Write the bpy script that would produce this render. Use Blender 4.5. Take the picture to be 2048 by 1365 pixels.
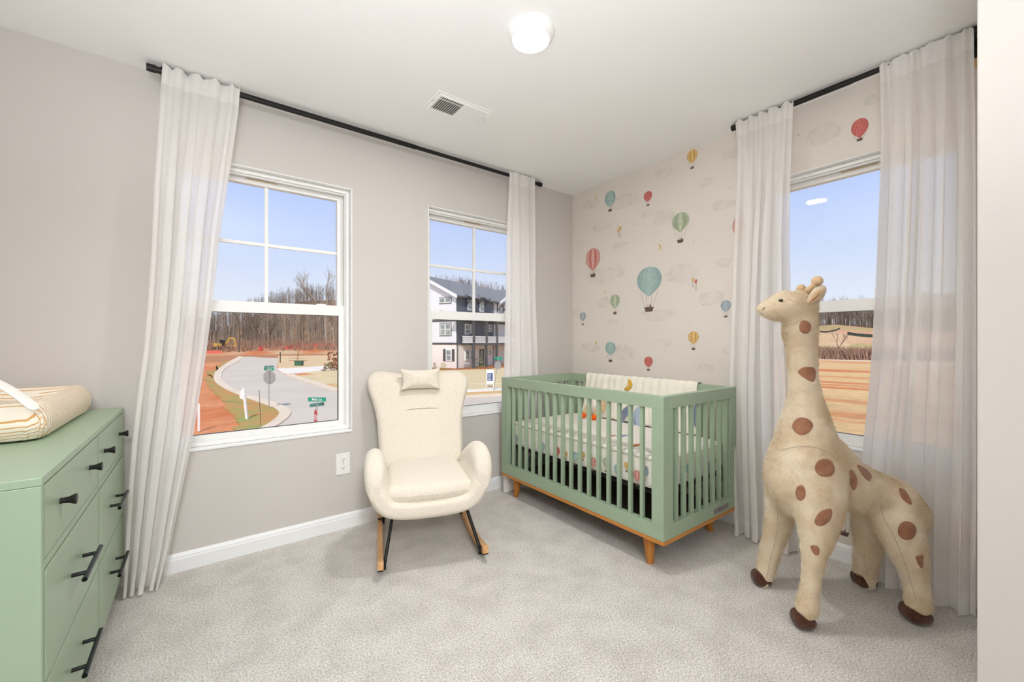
import bpy, bmesh, math, random
from mathutils import Vector, Matrix, noise
from mathutils.bvhtree import BVHTree
random.seed(7)
PI = math.pi
COL = bpy.context.scene.collection
for o in list(bpy.data.objects): bpy.data.objects.remove(o)

# ---------------------------------------------------------------- camera
F, CX, CY, EYE = 827.5, 1024.0, 682.5, 1.14       # focal length in pixels of the 2048x1365 frame, eye height
CC, SS = 0.79939, 0.60081                          # cosine and sine of the camera's turn to the right
cam_d = bpy.data.cameras.new('camera'); cam = bpy.data.objects.new('camera', cam_d); COL.objects.link(cam)
cam.location = (0, 0, EYE); cam.rotation_euler = (PI/2, 0, -math.atan2(SS, CC))
cam_d.sensor_width = 36; cam_d.lens = 36*F/2048; cam_d.clip_start = .03; cam_d.clip_end = 3000
bpy.context.scene.camera = cam
sc = bpy.context.scene
sc.view_settings.view_transform = 'Standard'; sc.view_settings.look = 'None'
sc.view_settings.exposure = 0.12; sc.view_settings.gamma = 1.0; sc.view_settings.use_curve_mapping = False
try:
    sc.cycles.max_bounces = 12; sc.cycles.diffuse_bounces = 8; sc.cycles.transparent_max_bounces = 24
    sc.cycles.sample_clamp_indirect = 6
except Exception: pass

# ---------------------------------------------------------------- world
w = bpy.data.worlds.new('sky'); sc.world = w; w.use_nodes = True
nt = w.node_tree; N = nt.nodes; N.clear(); Lk = nt.links.new
out = N.new('ShaderNodeOutputWorld'); bg = N.new('ShaderNodeBackground')
tc = N.new('ShaderNodeTexCoord'); sep = N.new('ShaderNodeSeparateXYZ'); cr = N.new('ShaderNodeValToRGB')
Lk(tc.outputs['Generated'], sep.inputs[0]); Lk(sep.outputs['Z'], cr.inputs[0])
el = cr.color_ramp.elements
el[0].position = 0.0; el[0].color = (.82, .86, .94, 1)
el[1].position = 1.0; el[1].color = (.42, .50, .72, 1)
for p, c in ((.08, (.78, .84, .96, 1)), (.18, (.64, .74, .98, 1)), (.30, (.50, .63, .98, 1)), (.42, (.46, .58, .92, 1)), (.6, (.42, .52, .82, 1))):
    e = cr.color_ramp.elements.new(p); e.color = c
Lk(cr.outputs[0], bg.inputs[0]); bg.inputs[1].default_value = .96; Lk(bg.outputs[0], out.inputs[0])

# ---------------------------------------------------------------- lights
def light(name, kind, loc, energy, color=(1, 1, 1), size=1, size_y=None, aim=None, angle=None, spread=None):
    d = bpy.data.lights.new(name, kind); d.energy = energy; d.color = color
    o = bpy.data.objects.new(name, d); COL.objects.link(o); o.location = loc
    if kind == 'AREA':
        d.size = size
        if spread: d.spread = math.radians(spread)
        if size_y: d.shape = 'RECTANGLE'; d.size_y = size_y
    if kind == 'SUN': d.angle = angle or .02
    if aim is not None: o.rotation_euler = (Vector(aim)-Vector(loc)).to_track_quat('-Z', 'Y').to_euler()
    return o
light('sun', 'SUN', (-20, -30, 40), 2.9, (1, .93, .82), aim=(0, 0, 0), angle=.03)
light('ceiling_bounce_fill', 'AREA', (-.42, -.2, .75), 54, (.93, .962, 1), .5, .5, aim=(-.32, -.10, 2.44), spread=135)  # added unseen fill behind the camera, bounced off the ceiling to brighten the room
light('rear_fill', 'AREA', (-.3, -1.5, 2.38), 16, (.94, .965, 1), .6, .6, aim=(.5, 2.2, 0.7), spread=75)  # extra fill added high at the rear, out of view and without a fixture

# ---------------------------------------------------------------- pixel <-> place helpers
def ray(px, py):
    a, b = (px-CX)/F, (CY-py)/F
    return Vector((a*CC+SS, -a*SS+CC, b))
EYEV = Vector((0, 0, EYE))
def onY(px, py, Y): r = ray(px, py); return EYEV + r*(Y/r.y)
def onX(px, py, X): r = ray(px, py); return EYEV + r*(X/r.x)
def onZ(px, py, z): r = ray(px, py); return EYEV + r*((z-EYE)/r.z)
def atD(px, py, d): return EYEV + ray(px, py)*d
def to_px(v):
    d = v[0]*SS+v[1]*CC; x = v[0]*CC-v[1]*SS
    return (CX+F*x/d, CY-F*(v[2]-EYE)/d)
def lerp(a, b, t): return a+(b-a)*t
def interp(tab, t):
    if t <= tab[0][0]: return tab[0][1]
    for (a, va), (b, vb) in zip(tab, tab[1:]):
        if t <= b: k = (t-a)/(b-a); return va+(vb-va)*k
    return tab[-1][1]
def sstep(a, b, x): t = max(0, min(1, (x-a)/(b-a))); return t*t*(3-2*t)

# ---------------------------------------------------------------- materials
def lin(r, g, b): return tuple(((c/255)/12.92 if c <= 10 else (((c/255)+.055)/1.055)**2.4) for c in (r, g, b))
MATS = {}
def mat(name, rgb, rough=.6, metal=0, var=0, vscale=8, vstretch=(1, 1, 1), bump=0, bscale=200, rgb2=None,
        spec=.4, sheen=0, emit=None, attr=False, bdist=.002, detail=4):
    if name in MATS: return MATS[name]
    m = bpy.data.materials.new(name); m.use_nodes = True; MATS[name] = m
    n = m.node_tree.nodes; l = m.node_tree.links.new; b = n['Principled BSDF']
    b.inputs['Roughness'].default_value = rough; b.inputs['Metallic'].default_value = metal
    b.inputs['Specular IOR Level'].default_value = spec
    if sheen: b.inputs['Sheen Weight'].default_value = sheen; b.inputs['Sheen Roughness'].default_value = .5
    c = lin(*rgb); b.inputs['Base Color'].default_value = (*c, 1)
    t = n.new('ShaderNodeTexCoord')
    src = None
    if attr:
        a = n.new('ShaderNodeVertexColor'); a.layer_name = 'Col'; src = a.outputs['Color']
    if var or rgb2:
        mp = n.new('ShaderNodeMapping'); mp.inputs['Scale'].default_value = vstretch; l(t.outputs['Object'], mp.inputs[0])
        nz = n.new('ShaderNodeTexNoise'); nz.inputs['Scale'].default_value = vscale; nz.inputs['Detail'].default_value = detail
        l(mp.outputs[0], nz.inputs['Vector'])
        rp = n.new('ShaderNodeValToRGB'); rp.color_ramp.elements[0].position = .32; rp.color_ramp.elements[1].position = .68
        l(nz.outputs['Fac'], rp.inputs[0])
        if rgb2: ca, cb = c, lin(*rgb2)
        else: ca, cb = tuple(x*(1-var) for x in c), tuple(min(1, x*(1+var)) for x in c)
        if attr:
            rp.color_ramp.elements[0].color = (1-var,)*3+(1,); rp.color_ramp.elements[1].color = (1, 1, 1, 1)
            mx = n.new('ShaderNodeMix'); mx.data_type = 'RGBA'; mx.blend_type = 'MULTIPLY'; mx.inputs[0].default_value = 1
            l(src, mx.inputs[6]); l(rp.outputs[0], mx.inputs[7]); src = mx.outputs[2]
        else:
            rp.color_ramp.elements[0].color = (*ca, 1); rp.color_ramp.elements[1].color = (*cb, 1); src = rp.outputs[0]
    if src: l(src, b.inputs['Base Color'])
    if bump:
        nb = n.new('ShaderNodeTexNoise'); nb.inputs['Scale'].default_value = bscale; nb.inputs['Detail'].default_value = 3
        l(t.outputs['Object'], nb.inputs['Vector'])
        bp = n.new('ShaderNodeBump'); bp.inputs['Strength'].default_value = bump; bp.inputs['Distance'].default_value = bdist
        l(nb.outputs['Fac'], bp.inputs['Height']); l(bp.outputs[0], b.inputs['Normal'])
    if emit: b.inputs['Emission Color'].default_value = (*emit[0], 1); b.inputs['Emission Strength'].default_value = emit[1]
    return m

M = {}
M['wall'] = mat('greige wall paint', (204, 199, 194), .85, var=.01, vscale=2, bump=.15, bscale=260, bdist=.0006)
M['paper'] = mat('wallpaper ground', (224, 217, 209), .8, var=.015, vscale=1.5, bump=.06, bscale=400, bdist=.0005)
M['ceil'] = mat('white ceiling paint', (240, 240, 239), .9, var=.006, vscale=3, bump=.1, bscale=180, bdist=.0006)
M['trim'] = mat('white trim paint', (236, 237, 238), .4, var=.01, vscale=5, bump=.02, bscale=50)
M['vinyl'] = mat('white vinyl', (240, 240, 238), .35, var=.01, vscale=6, bump=.02, bscale=60)
M['gasket'] = mat('dark window gasket', (60, 58, 54), .6, var=.1, vscale=20)
M['black'] = mat('matt black metal', (26, 24, 23), .45, metal=.3, var=.15, vscale=30, bump=.05, bscale=300, spec=.5)
M['blackgloss'] = mat('black gloss metal', (38, 38, 38), .22, metal=.8, var=.1, vscale=30)
M['chrome'] = mat('brushed nickel', (190, 188, 184), .3, metal=1, var=.08, vscale=60)
M['sage'] = mat('sage green paint', (153, 172, 147), .42, var=.02, vscale=3, bump=.04, bscale=90, spec=.45)
M['sagebody'] = mat('sage green dresser paint', (155, 176, 150), .36, var=.02, vscale=2, bump=.05, bscale=70, spec=.5)
M['oak'] = mat('honey wood', (196, 132, 62), .45, vscale=6, vstretch=(8, 8, 1), rgb2=(176, 110, 44), bump=.05, bscale=120)
M['oakh'] = mat('honey wood rail', (200, 136, 66), .45, vscale=5, vstretch=(1, 1, 14), rgb2=(180, 116, 50), bump=.05, bscale=120)
M['rocker'] = mat('pale beech', (222, 178, 130), .42, vscale=5, vstretch=(12, 1.2, 12), rgb2=(200, 148, 98), bump=.04, bscale=120)
M['boucle'] = mat('cream boucle', (224, 215, 200), .95, var=.07, vscale=190, bump=.9, bscale=170, bdist=.0035, sheen=.35, spec=.1, detail=2)
M['seam'] = mat('seam thread', (190, 178, 158), .9, var=.1, vscale=60)
M['plush'] = mat('beige plush', (222, 208, 184), .95, vscale=9, rgb2=(208, 188, 158), bump=.8, bscale=48, bdist=.006, sheen=.5, spec=.1)
M['fur'] = mat('beige plush fibre', (236, 224, 202), .9, vscale=9, rgb2=(206, 182, 142), sheen=.4, spec=.1)
M['spot'] = mat('brown plush patch', (158, 112, 84), .8, vscale=30, rgb2=(136, 92, 68), bump=.2, bscale=200, sheen=.4, spec=.15)
M['hoof'] = mat('dark brown plush', (92, 58, 44), .85, vscale=40, rgb2=(66, 38, 28), bump=.5, bscale=160, bdist=.003, sheen=.3, spec=.1)
M['felt'] = mat('tan felt', (214, 184, 146), .9, var=.06, vscale=60, bump=.2, bscale=300, sheen=.3, spec=.1)
M['eye'] = mat('black bead', (12, 10, 10), .12, var=.1, vscale=40, spec=.6)
M['cotton'] = mat('white cotton', (236, 232, 224), .9, var=.03, vscale=30, bump=.25, bscale=60, bdist=.002, sheen=.2, spec=.1)
M['quilt'] = mat('quilted cream muslin', (238, 234, 220), .9, var=.03, vscale=20, bump=.8, bscale=28, bdist=.006, sheen=.2, spec=.1)
M['mustard'] = mat('mustard applique', (216, 170, 74), .85, var=.12, vscale=90, bump=.3, bscale=300, spec=.1)
M['navy'] = mat('slate blue applique', (98, 112, 140), .9, vscale=110, rgb2=(140, 150, 168), bump=.4, bscale=260, spec=.1)
M['paleblue'] = mat('pale blue applique', (158, 176, 196), .9, vscale=90, rgb2=(186, 196, 208), bump=.3, bscale=260, spec=.1)
M['orange'] = mat('orange plush', (240, 96, 26), .8, var=.15, vscale=40, bump=.4, bscale=160, spec=.1)
M['print'] = mat('watercolour print', (200, 200, 200), .85, attr=True, var=.22, vscale=55)
M['plate'] = mat('outlet plastic', (236, 235, 232), .35, var=.01, vscale=20)
M['dark'] = mat('dark slot', (22, 20, 20), .8, var=.1, vscale=20)
M['darkboard'] = mat('dark brown board', (60, 46, 40), .7, var=.2, vscale=6)
M['badge'] = mat('pewter badge', (150, 138, 138), .45, metal=.6, var=.25, vscale=160)
M['lens'] = mat('lit lamp lens', (255, 250, 240), .5, emit=((1, .985, .975), 250))
M['brass'] = mat('tan bracket cap', (205, 172, 120), .5, var=.1, vscale=30)

def striped_mat():
    m = bpy.data.materials.new('striped muslin cover'); m.use_nodes = True
    n = m.node_tree.nodes; l = m.node_tree.links.new; b = n['Principled BSDF']
    b.inputs['Roughness'].default_value = .9; b.inputs['Specular IOR Level'].default_value = .1
    t = n.new('ShaderNodeTexCoord'); s = n.new('ShaderNodeSeparateXYZ'); l(t.outputs['Object'], s.inputs[0])
    nz = n.new('ShaderNodeTexNoise'); nz.inputs['Scale'].default_value = 6; l(t.outputs['Object'], nz.inputs['Vector'])
    sn = n.new('ShaderNodeSeparateXYZ'); l(t.outputs['Normal'], sn.inputs[0])
    ab = n.new('ShaderNodeMath'); ab.operation = 'ABSOLUTE'; l(sn.outputs['Y'], ab.inputs[0])
    gt = n.new('ShaderNodeMath'); gt.operation = 'GREATER_THAN'; gt.inputs[1].default_value = .62; l(ab.outputs[0], gt.inputs[0])
    zz_ = n.new('ShaderNodeMath'); zz_.operation = 'MULTIPLY'; l(gt.outputs[0], zz_.inputs[0]); l(s.outputs['Z'], zz_.inputs[1])
    a = n.new('ShaderNodeMath'); a.operation = 'SUBTRACT'; l(zz_.outputs[0], a.inputs[0]); l(s.outputs['Y'], a.inputs[1])
    k = n.new('ShaderNodeMath'); k.operation = 'MULTIPLY_ADD'; k.inputs[1].default_value = .006; l(nz.outputs['Fac'], k.inputs[0]); l(a.outputs[0], k.inputs[2])
    d = n.new('ShaderNodeMath'); d.operation = 'MULTIPLY'; d.inputs[1].default_value = 1/.0165; l(k.outputs[0], d.inputs[0])
    f = n.new('ShaderNodeMath'); f.operation = 'FRACT'; l(d.outputs[0], f.inputs[0])
    r = n.new('ShaderNodeValToRGB'); r.color_ramp.interpolation = 'LINEAR'; l(f.outputs[0], r.inputs[0])
    e = r.color_ramp.elements; e[0].position = 0; e[0].color = (*lin(212, 158, 96), 1); e[1].position = .30; e[1].color = (*lin(240, 232, 218), 1)
    e2 = r.color_ramp.elements.new(.2); e2.color = (*lin(216, 168, 108), 1)
    l(r.outputs[0], b.inputs['Base Color'])
    nb = n.new('ShaderNodeTexNoise'); nb.inputs['Scale'].default_value = 45; l(t.outputs['Object'], nb.inputs['Vector'])
    bp = n.new('ShaderNodeBump'); bp.inputs['Strength'].default_value = .5; bp.inputs['Distance'].default_value = .004
    l(nb.outputs['Fac'], bp.inputs['Height']); l(bp.outputs[0], b.inputs['Normal'])
    return m
M['stripe'] = striped_mat()

def glass_mat():
    m = bpy.data.materials.new('window glass'); m.use_nodes = True
    n = m.node_tree.nodes; l = m.node_tree.links.new; n.clear()
    o = n.new('ShaderNodeOutputMaterial'); t = n.new('ShaderNodeBsdfTransparent'); g = n.new('ShaderNodeBsdfGlossy'); x = n.new('ShaderNodeMixShader')
    fr = n.new('ShaderNodeFresnel'); fr.inputs[0].default_value = 1.35; g.inputs['Roughness'].default_value = .02
    t.inputs[0].default_value = (.985, .99, .99, 1)
    l(fr.outputs[0], x.inputs[0]); l(t.outputs[0], x.inputs[1]); l(g.outputs[0], x.inputs[2]); l(x.outputs[0], o.inputs[0])
    return m
M['glass'] = glass_mat()

def sheer_mat(name, transp):
    m = bpy.data.materials.new(name); m.use_nodes = True
    n = m.node_tree.nodes; l = m.node_tree.links.new; n.clear()
    o = n.new('ShaderNodeOutputMaterial'); t = n.new('ShaderNodeBsdfTransparent'); d = n.new('ShaderNodeBsdfDiffuse'); tr = n.new('ShaderNodeBsdfTranslucent')
    m1 = n.new('ShaderNodeMixShader'); m2 = n.new('ShaderNodeMixShader')
    d.inputs[0].default_value = (*lin(249, 247, 245), 1); tr.inputs[0].default_value = (*lin(252, 251, 249), 1); t.inputs[0].default_value = (1, 1, 1, 1)
    m1.inputs[0].default_value = .42; l(d.outputs[0], m1.inputs[1]); l(tr.outputs[0], m1.inputs[2])
    # weave: a facing-angle falloff of the open area between threads, as real sheer cloth has, plus fine thread noise
    lw = n.new('ShaderNodeLayerWeight'); lw.inputs[0].default_value = .35
    tc = n.new('ShaderNodeTexCoord'); mp = n.new('ShaderNodeMapping'); mp.inputs['Scale'].default_value = (300, 300, 40); l(tc.outputs['Object'], mp.inputs[0])
    nz = n.new('ShaderNodeTexNoise'); nz.inputs['Scale'].default_value = 1.0; l(mp.outputs[0], nz.inputs['Vector'])
    a = n.new('ShaderNodeMath'); a.operation = 'MULTIPLY_ADD'; a.inputs[1].default_value = -.9*transp; a.inputs[2].default_value = transp; l(lw.outputs['Facing'], a.inputs[0])
    b = n.new('ShaderNodeMath'); b.operation = 'MULTIPLY_ADD'; b.inputs[1].default_value = .1; l(nz.outputs['Fac'], b.inputs[0]); l(a.outputs[0], b.inputs[2])
    c = n.new('ShaderNodeMath'); c.operation = 'SUBTRACT'; c.inputs[1].default_value = .05; c.use_clamp = True; l(b.outputs[0], c.inputs[0])
    l(c.outputs[0], m2.inputs[0]); l(m1.outputs[0], m2.inputs[1]); l(t.outputs[0], m2.inputs[2]); l(m2.outputs[0], o.inputs[0])
    return m
M['sheer'] = sheer_mat('white sheer voile', .19)
M['sheerhem'] = sheer_mat('white voile hem', .12)

def cloud_mat():
    m = bpy.data.materials.new('watercolour cloud print'); m.use_nodes = True
    n = m.node_tree.nodes; l = m.node_tree.links.new; b = n['Principled BSDF']
    b.inputs['Base Color'].default_value = (*lin(186, 186, 166), 1); b.inputs['Roughness'].default_value = .85; b.inputs['Specular IOR Level'].default_value = 0
    a = n.new('ShaderNodeVertexColor'); a.layer_name = 'Col'
    t = n.new('ShaderNodeTexCoord'); nz = n.new('ShaderNodeTexNoise'); nz.inputs['Scale'].default_value = 14; nz.inputs['Detail'].default_value = 6; l(t.outputs['Object'], nz.inputs['Vector'])
    r = n.new('ShaderNodeValToRGB'); r.color_ramp.elements[0].position = .38; r.color_ramp.elements[0].color = (.18,)*3+(1,); r.color_ramp.elements[1].position = .62; l(nz.outputs['Fac'], r.inputs[0])
    mu = n.new('ShaderNodeMath'); mu.operation = 'MULTIPLY'; l(a.outputs['Color'], mu.inputs[0]); l(r.outputs[0], mu.inputs[1])
    l(mu.outputs[0], b.inputs['Alpha'])
    return m
M['cloud'] = cloud_mat()

def carpet_mat():
    m = bpy.data.materials.new('cut pile carpet'); m.use_nodes = True
    n = m.node_tree.nodes; l = m.node_tree.links.new; b = n['Principled BSDF']
    b.inputs['Roughness'].default_value = 1; b.inputs['Specular IOR Level'].default_value = .05; b.inputs['Sheen Weight'].default_value = .15
    t = n.new('ShaderNodeTexCoord')
    n1 = n.new('ShaderNodeTexNoise'); n1.inputs['Scale'].default_value = 150; n1.inputs['Detail'].default_value = 6; n1.inputs['Roughness'].default_value = .7; l(t.outputs['Object'], n1.inputs['Vector'])
    n2 = n.new('ShaderNodeTexNoise'); n2.inputs['Scale'].default_value = 7; n2.inputs['Detail'].default_value = 5; l(t.outputs['Object'], n2.inputs['Vector'])
    r1 = n.new('ShaderNodeValToRGB'); r1.color_ramp.elements[0].position = .34; r1.color_ramp.elements[1].position = .62
    r1.color_ramp.elements[0].color = (*lin(168, 161, 152), 1); r1.color_ramp.elements[1].color = (*lin(248, 244, 238), 1); l(n1.outputs['Fac'], r1.inputs[0])
    r2 = n.new('ShaderNodeValToRGB'); r2.color_ramp.elements[0].position = .35; r2.color_ramp.elements[1].position = .6
    r2.color_ramp.elements[0].color = (.86, .853, .843, 1); r2.color_ramp.elements[1].color = (1, 1, 1, 1); l(n2.outputs['Fac'], r2.inputs[0])
    mx = n.new('ShaderNodeMix'); mx.data_type = 'RGBA'; mx.blend_type = 'MULTIPLY'; mx.inputs[0].default_value = 1
    l(r1.outputs[0], mx.inputs[6]); l(r2.outputs[0], mx.inputs[7]); l(mx.outputs[2], b.inputs['Base Color'])
    bp = n.new('ShaderNodeBump'); bp.inputs['Strength'].default_value = .8; bp.inputs['Distance'].default_value = .006
    l(n1.outputs['Fac'], bp.inputs['Height']); l(bp.outputs[0], b.inputs['Normal'])
    return m
M['carpet'] = carpet_mat()

# ---------------------------------------------------------------- mesh helpers
class MB:
    def __init__(s): s.v = []; s.f = []; s.c = None
    def add(s, vs, fs):
        k = len(s.v); s.v += [tuple(v) for v in vs]; s.f += [tuple(i+k for i in f) for f in fs]; return s
    def box(s, x0, x1, y0, y1, z0, z1, b=0):
        if b:
            bm = bmesh.new(); bmesh.ops.create_cube(bm, size=1)
            for v in bm.verts: v.co = Vector((lerp(x0, x1, v.co.x+.5), lerp(y0, y1, v.co.y+.5), lerp(z0, z1, v.co.z+.5)))
            bmesh.ops.bevel(bm, geom=bm.edges[:], offset=b, segments=2, affect='EDGES', profile=.6)
            bm.verts.index_update()
            s.add([v.co for v in bm.verts], [[v.index for v in f.verts] for f in bm.faces]); bm.free(); return s
        vs = [(x, y, z) for z in (z0, z1) for y in (y0, y1) for x in (x0, x1)]
        return s.add(vs, [(0, 2, 3, 1), (4, 5, 7, 6), (0, 1, 5, 4), (2, 6, 7, 3), (0, 4, 6, 2), (1, 3, 7, 5)])
    def tube(s, pts, rad, n=8, cap=True):
        pts = [Vector(p) for p in pts]; rr = rad if isinstance(rad, (list, tuple)) else [rad]*len(pts)
        rings = []; prev = None
        for i, p in enumerate(pts):
            d = (pts[min(i+1, len(pts)-1)]-pts[max(i-1, 0)]).normalized()
            u = prev - d*prev.dot(d) if prev else (Vector((0, 0, 1)).cross(d) if abs(d.z) < .9 else Vector((1, 0, 0)).cross(d))
            u.normalize(); prev = u; v = d.cross(u)
            rings.append([p+(u*math.cos(2*PI*k/n)+v*math.sin(2*PI*k/n))*rr[i] for k in range(n)])
        vs = [q for r in rings for q in r]
        fs = [(i*n+k, i*n+(k+1) % n, (i+1)*n+(k+1) % n, (i+1)*n+k) for i in range(len(pts)-1) for k in range(n)]
        if cap: fs += [tuple(reversed(range(n))), tuple(range((len(pts)-1)*n, len(pts)*n))]
        return s.add(vs, fs)
    def prism(s, poly, f0, f1):
        n = len(poly); vs = [f0(*p) for p in poly]+[f1(*p) for p in poly]
        return s.add(vs, [tuple(range(n))[::-1], tuple(range(n, 2*n))]+[(i, (i+1) % n, n+(i+1) % n, n+i) for i in range(n)])
    def lathe(s, prof, c, n=24, ax='z'):
        vs = []; fs = []
        for (r, h) in prof:
            for k in range(n):
                a, b = r*math.cos(2*PI*k/n), r*math.sin(2*PI*k/n)
                p = {'z': (a, b, h), 'x': (h, a, b), 'y': (a, h, b)}[ax]
                vs.append((c[0]+p[0], c[1]+p[1], c[2]+p[2]))
        for i in range(len(prof)-1):
            for k in range(n): fs.append((i*n+k, i*n+(k+1) % n, (i+1)*n+(k+1) % n, (i+1)*n+k))
        fs.append(tuple(reversed(range(n)))); fs.append(tuple(range((len(prof)-1)*n, len(prof)*n)))
        return s.add(vs, fs)
    def ell(s, c, r, nu=14, nv=9, rot=None):
        vs = []; fs = []
        for j in range(nv+1):
            t = PI*j/nv
            for i in range(nu):
                p = Vector((r[0]*math.sin(t)*math.cos(2*PI*i/nu), r[1]*math.sin(t)*math.sin(2*PI*i/nu), r[2]*math.cos(t)))
                if rot: p = rot @ p
                vs.append(Vector(c)+p)
        for j in range(nv):
            for i in range(nu): fs.append((j*nu+i, (j+1)*nu+i, (j+1)*nu+(i+1) % nu, j*nu+(i+1) % nu))
        return s.add(vs, fs)
    def grid(s, nu, nv, fn, closed=False):
        vs = [fn(i/(nu if closed else nu-1), j/(nv-1)) for j in range(nv) for i in range(nu)]
        m = nu if closed else nu-1
        return s.add(vs, [(j*nu+i, j*nu+(i+1) % nu, (j+1)*nu+(i+1) % nu, (j+1)*nu+i) for j in range(nv-1) for i in range(m)])
    def pad(s, outline, half, rnd, fn, crown=.0, inner=5, arc=5):
        """closed cushion-like slab: outline polygon in (x,y), half thickness, edge roundness; fn maps (x,y,t) into place"""
        n = len(outline); cx = sum(p[0] for p in outline)/n; cy = sum(p[1] for p in outline)/n
        hxx = max(abs(p[0]-cx) for p in outline)*.92; hyy = max(abs(p[1]-cy) for p in outline)*.92
        rings = []
        for k in range(arc+1):
            a = PI/2*k/arc; ins = rnd*(1-math.cos(a)); rings.append((ins, None, math.sin(a)))
        for k in range(1, inner): rings.append((rnd, 1-k/inner, 1))
        vs = []; ids = {}
        def pt(p, ins, sc_, hz, sgn):
            d = Vector((cx-p[0], cy-p[1])); L = max(d.length, 1e-6); ins = min(ins, L*.9)
            x, y = p[0]+d.x/L*ins, p[1]+d.y/L*ins; u = 1
            if sc_ is not None:
                an = math.atan2((y-cy)/hyy, (x-cx)/hxx); kx, ky = cx+hxx*math.cos(an), cy+hyy*math.sin(an)
                x, y = lerp(kx, x, sc_**1.5), lerp(ky, y, sc_**1.5); x, y = cx+(x-cx)*sc_, cy+(y-cy)*sc_; u = sc_
            return fn(x, y, sgn*half*(hz+crown*(1-u*u)*(1 if sc_ is not None else 0)))
        base = len(s.v)
        order = [(r, 1) for r in reversed(rings)] + [(r, -1) for r in rings[1:]]
        for (r, sg) in order:
            for p in outline: vs.append(pt(p, r[0], r[1], r[2], sg))
        R = len(order); fs = []
        for j in range(R-1):
            for i in range(n): fs.append((j*n+i, (j+1)*n+i, (j+1)*n+(i+1) % n, j*n+(i+1) % n))
        top = len(vs); vs.append(fn(cx, cy, half*(1+crown))); bot = len(vs); vs.append(fn(cx, cy, -half*(1+crown)))
        for i in range(n): fs.append((top, i, (i+1) % n)); fs.append((bot, (R-1)*n+(i+1) % n, (R-1)*n+i))
        return s.add(vs, fs)
    def build(s, name, m, parent=None, smooth=False, cols=None, loc=None, fix=True):
        me = bpy.data.meshes.new(name); me.from_pydata(s.v, [], s.f); me.update()
        if fix:
            bm = bmesh.new(); bm.from_mesh(me); bmesh.ops.recalc_face_normals(bm, faces=bm.faces[:]); bm.to_mesh(me); bm.free()
        if smooth:
            for p in me.polygons: p.use_smooth = True
            if smooth == 'auto':
                try: me.set_sharp_from_angle(angle=.7)
                except Exception: pass
        if cols:
            ca = me.color_attributes.new('Col', 'FLOAT_COLOR', 'POINT')
            for i, c in enumerate(cols): ca.data[i].color = (*c[:3], 1)
        if m: me.materials.append(m)
        o = bpy.data.objects.new(name, me); COL.objects.link(o)
        if parent: o.parent = parent; 
        if loc: o.location = loc
        return o
def tag(o, label, cat, group=None, kind=None):
    o['label'] = label; o['category'] = cat
    if group: o['group'] = group
    if kind: o['kind'] = kind
    return o
def empty(name, label=None, cat=None, loc=(0, 0, 0), rz=0, group=None):
    o = bpy.data.objects.new(name, None); COL.objects.link(o); o.location = loc; o.rotation_euler = (0, 0, rz); o.empty_display_size = .1
    if label: tag(o, label, cat, group)
    return o
def struct(o, label=None):
    o['kind'] = 'structure'
    if label: o['label'] = label
    return o
def copy_tree(o, parent=None):
    c = o.copy(); COL.objects.link(c)
    if parent: c.parent = parent
    for ch in o.children: copy_tree(ch, c)
    return c
def subsurf(o, lv=2):
    md = o.modifiers.new('smooth', 'SUBSURF'); md.levels = lv; md.render_levels = lv; return o
def bevel(o, wd=.002, seg=2):
    md = o.modifiers.new('edge', 'BEVEL'); md.width = wd; md.segments = seg; md.limit_method = 'ANGLE'; return o
def smooth_poly(pts, n):
    """closed Catmull-Rom through pts"""
    k = len(pts); res = []
    for i in range(n):
        t = i/n*k; a = int(t); f = t-a
        p0, p1, p2, p3 = (Vector(pts[(a+j) % k]) for j in (-1, 0, 1, 2))
        q = .5*((2*p1)+(p2-p0)*f+(2*p0-5*p1+4*p2-p3)*f*f+(3*p1-p0-3*p2+p3)*f**3)
        res.append(tuple(q))
    return res

# ================================================================ ROOM SHELL
YA, XB, ZC = 2.631, 2.656, 2.44
XL, YF, XS, YS = -.80, -2.2, 1.498, .124       # left wall, wall behind the camera, stub wall face, stub wall end
W1 = (-.145, .745); W2 = (1.252, 2.142); WZ = (.586, 2.078); W3 = (.225, 1.105)
T = .16
mb = MB()                                        # wall with the two windows
for x0, x1 in ((XL-T, W1[0]), (W1[1], W2[0]), (W2[1], XB+T)): mb.box(x0, x1, YA, YA+T, 0, ZC)
for w_ in (W1, W2): mb.box(*w_, YA, YA+T, 0, WZ[0]); mb.box(*w_, YA, YA+T, WZ[1], ZC)
struct(mb.build('wall_back', M['wall']), 'plain greige wall with the two gridded windows')
mb = MB(); mb.box(XB, XB+T, YF, W3[0], 0, ZC); mb.box(XB, XB+T, W3[1], YA, 0, ZC); mb.box(XB, XB+T, *W3, 0, WZ[0]); mb.box(XB, XB+T, *W3, WZ[1], ZC)
wall_r = struct(mb.build('wall_right', M['paper']), 'cream wallpaper wall printed with hot air balloons')
struct(MB().box(XL-T, XL, YF, YA, 0, ZC).build('wall_left', M['wall']), 'greige wall behind the dresser')
struct(MB().box(XL-T, XS, YF-T, YF, 0, ZC).build('wall_front', M['wall']), 'greige wall behind the camera')
struct(bevel(MB().box(XS, XB, YF-T, YS, 0, ZC).build('wall_stub', M['wall']), .004), 'greige wall end at the right edge of the view')
struct(MB().box(XL-T, XB+T, YF-T, YA+T, ZC, ZC+T).build('ceiling', M['ceil']), 'smooth white ceiling')
struct(MB().box(XL-T, XB+T, YF-T, YA+T, -.2, 0).build('floor', M['carpet']), 'beige cut pile carpet')

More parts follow.
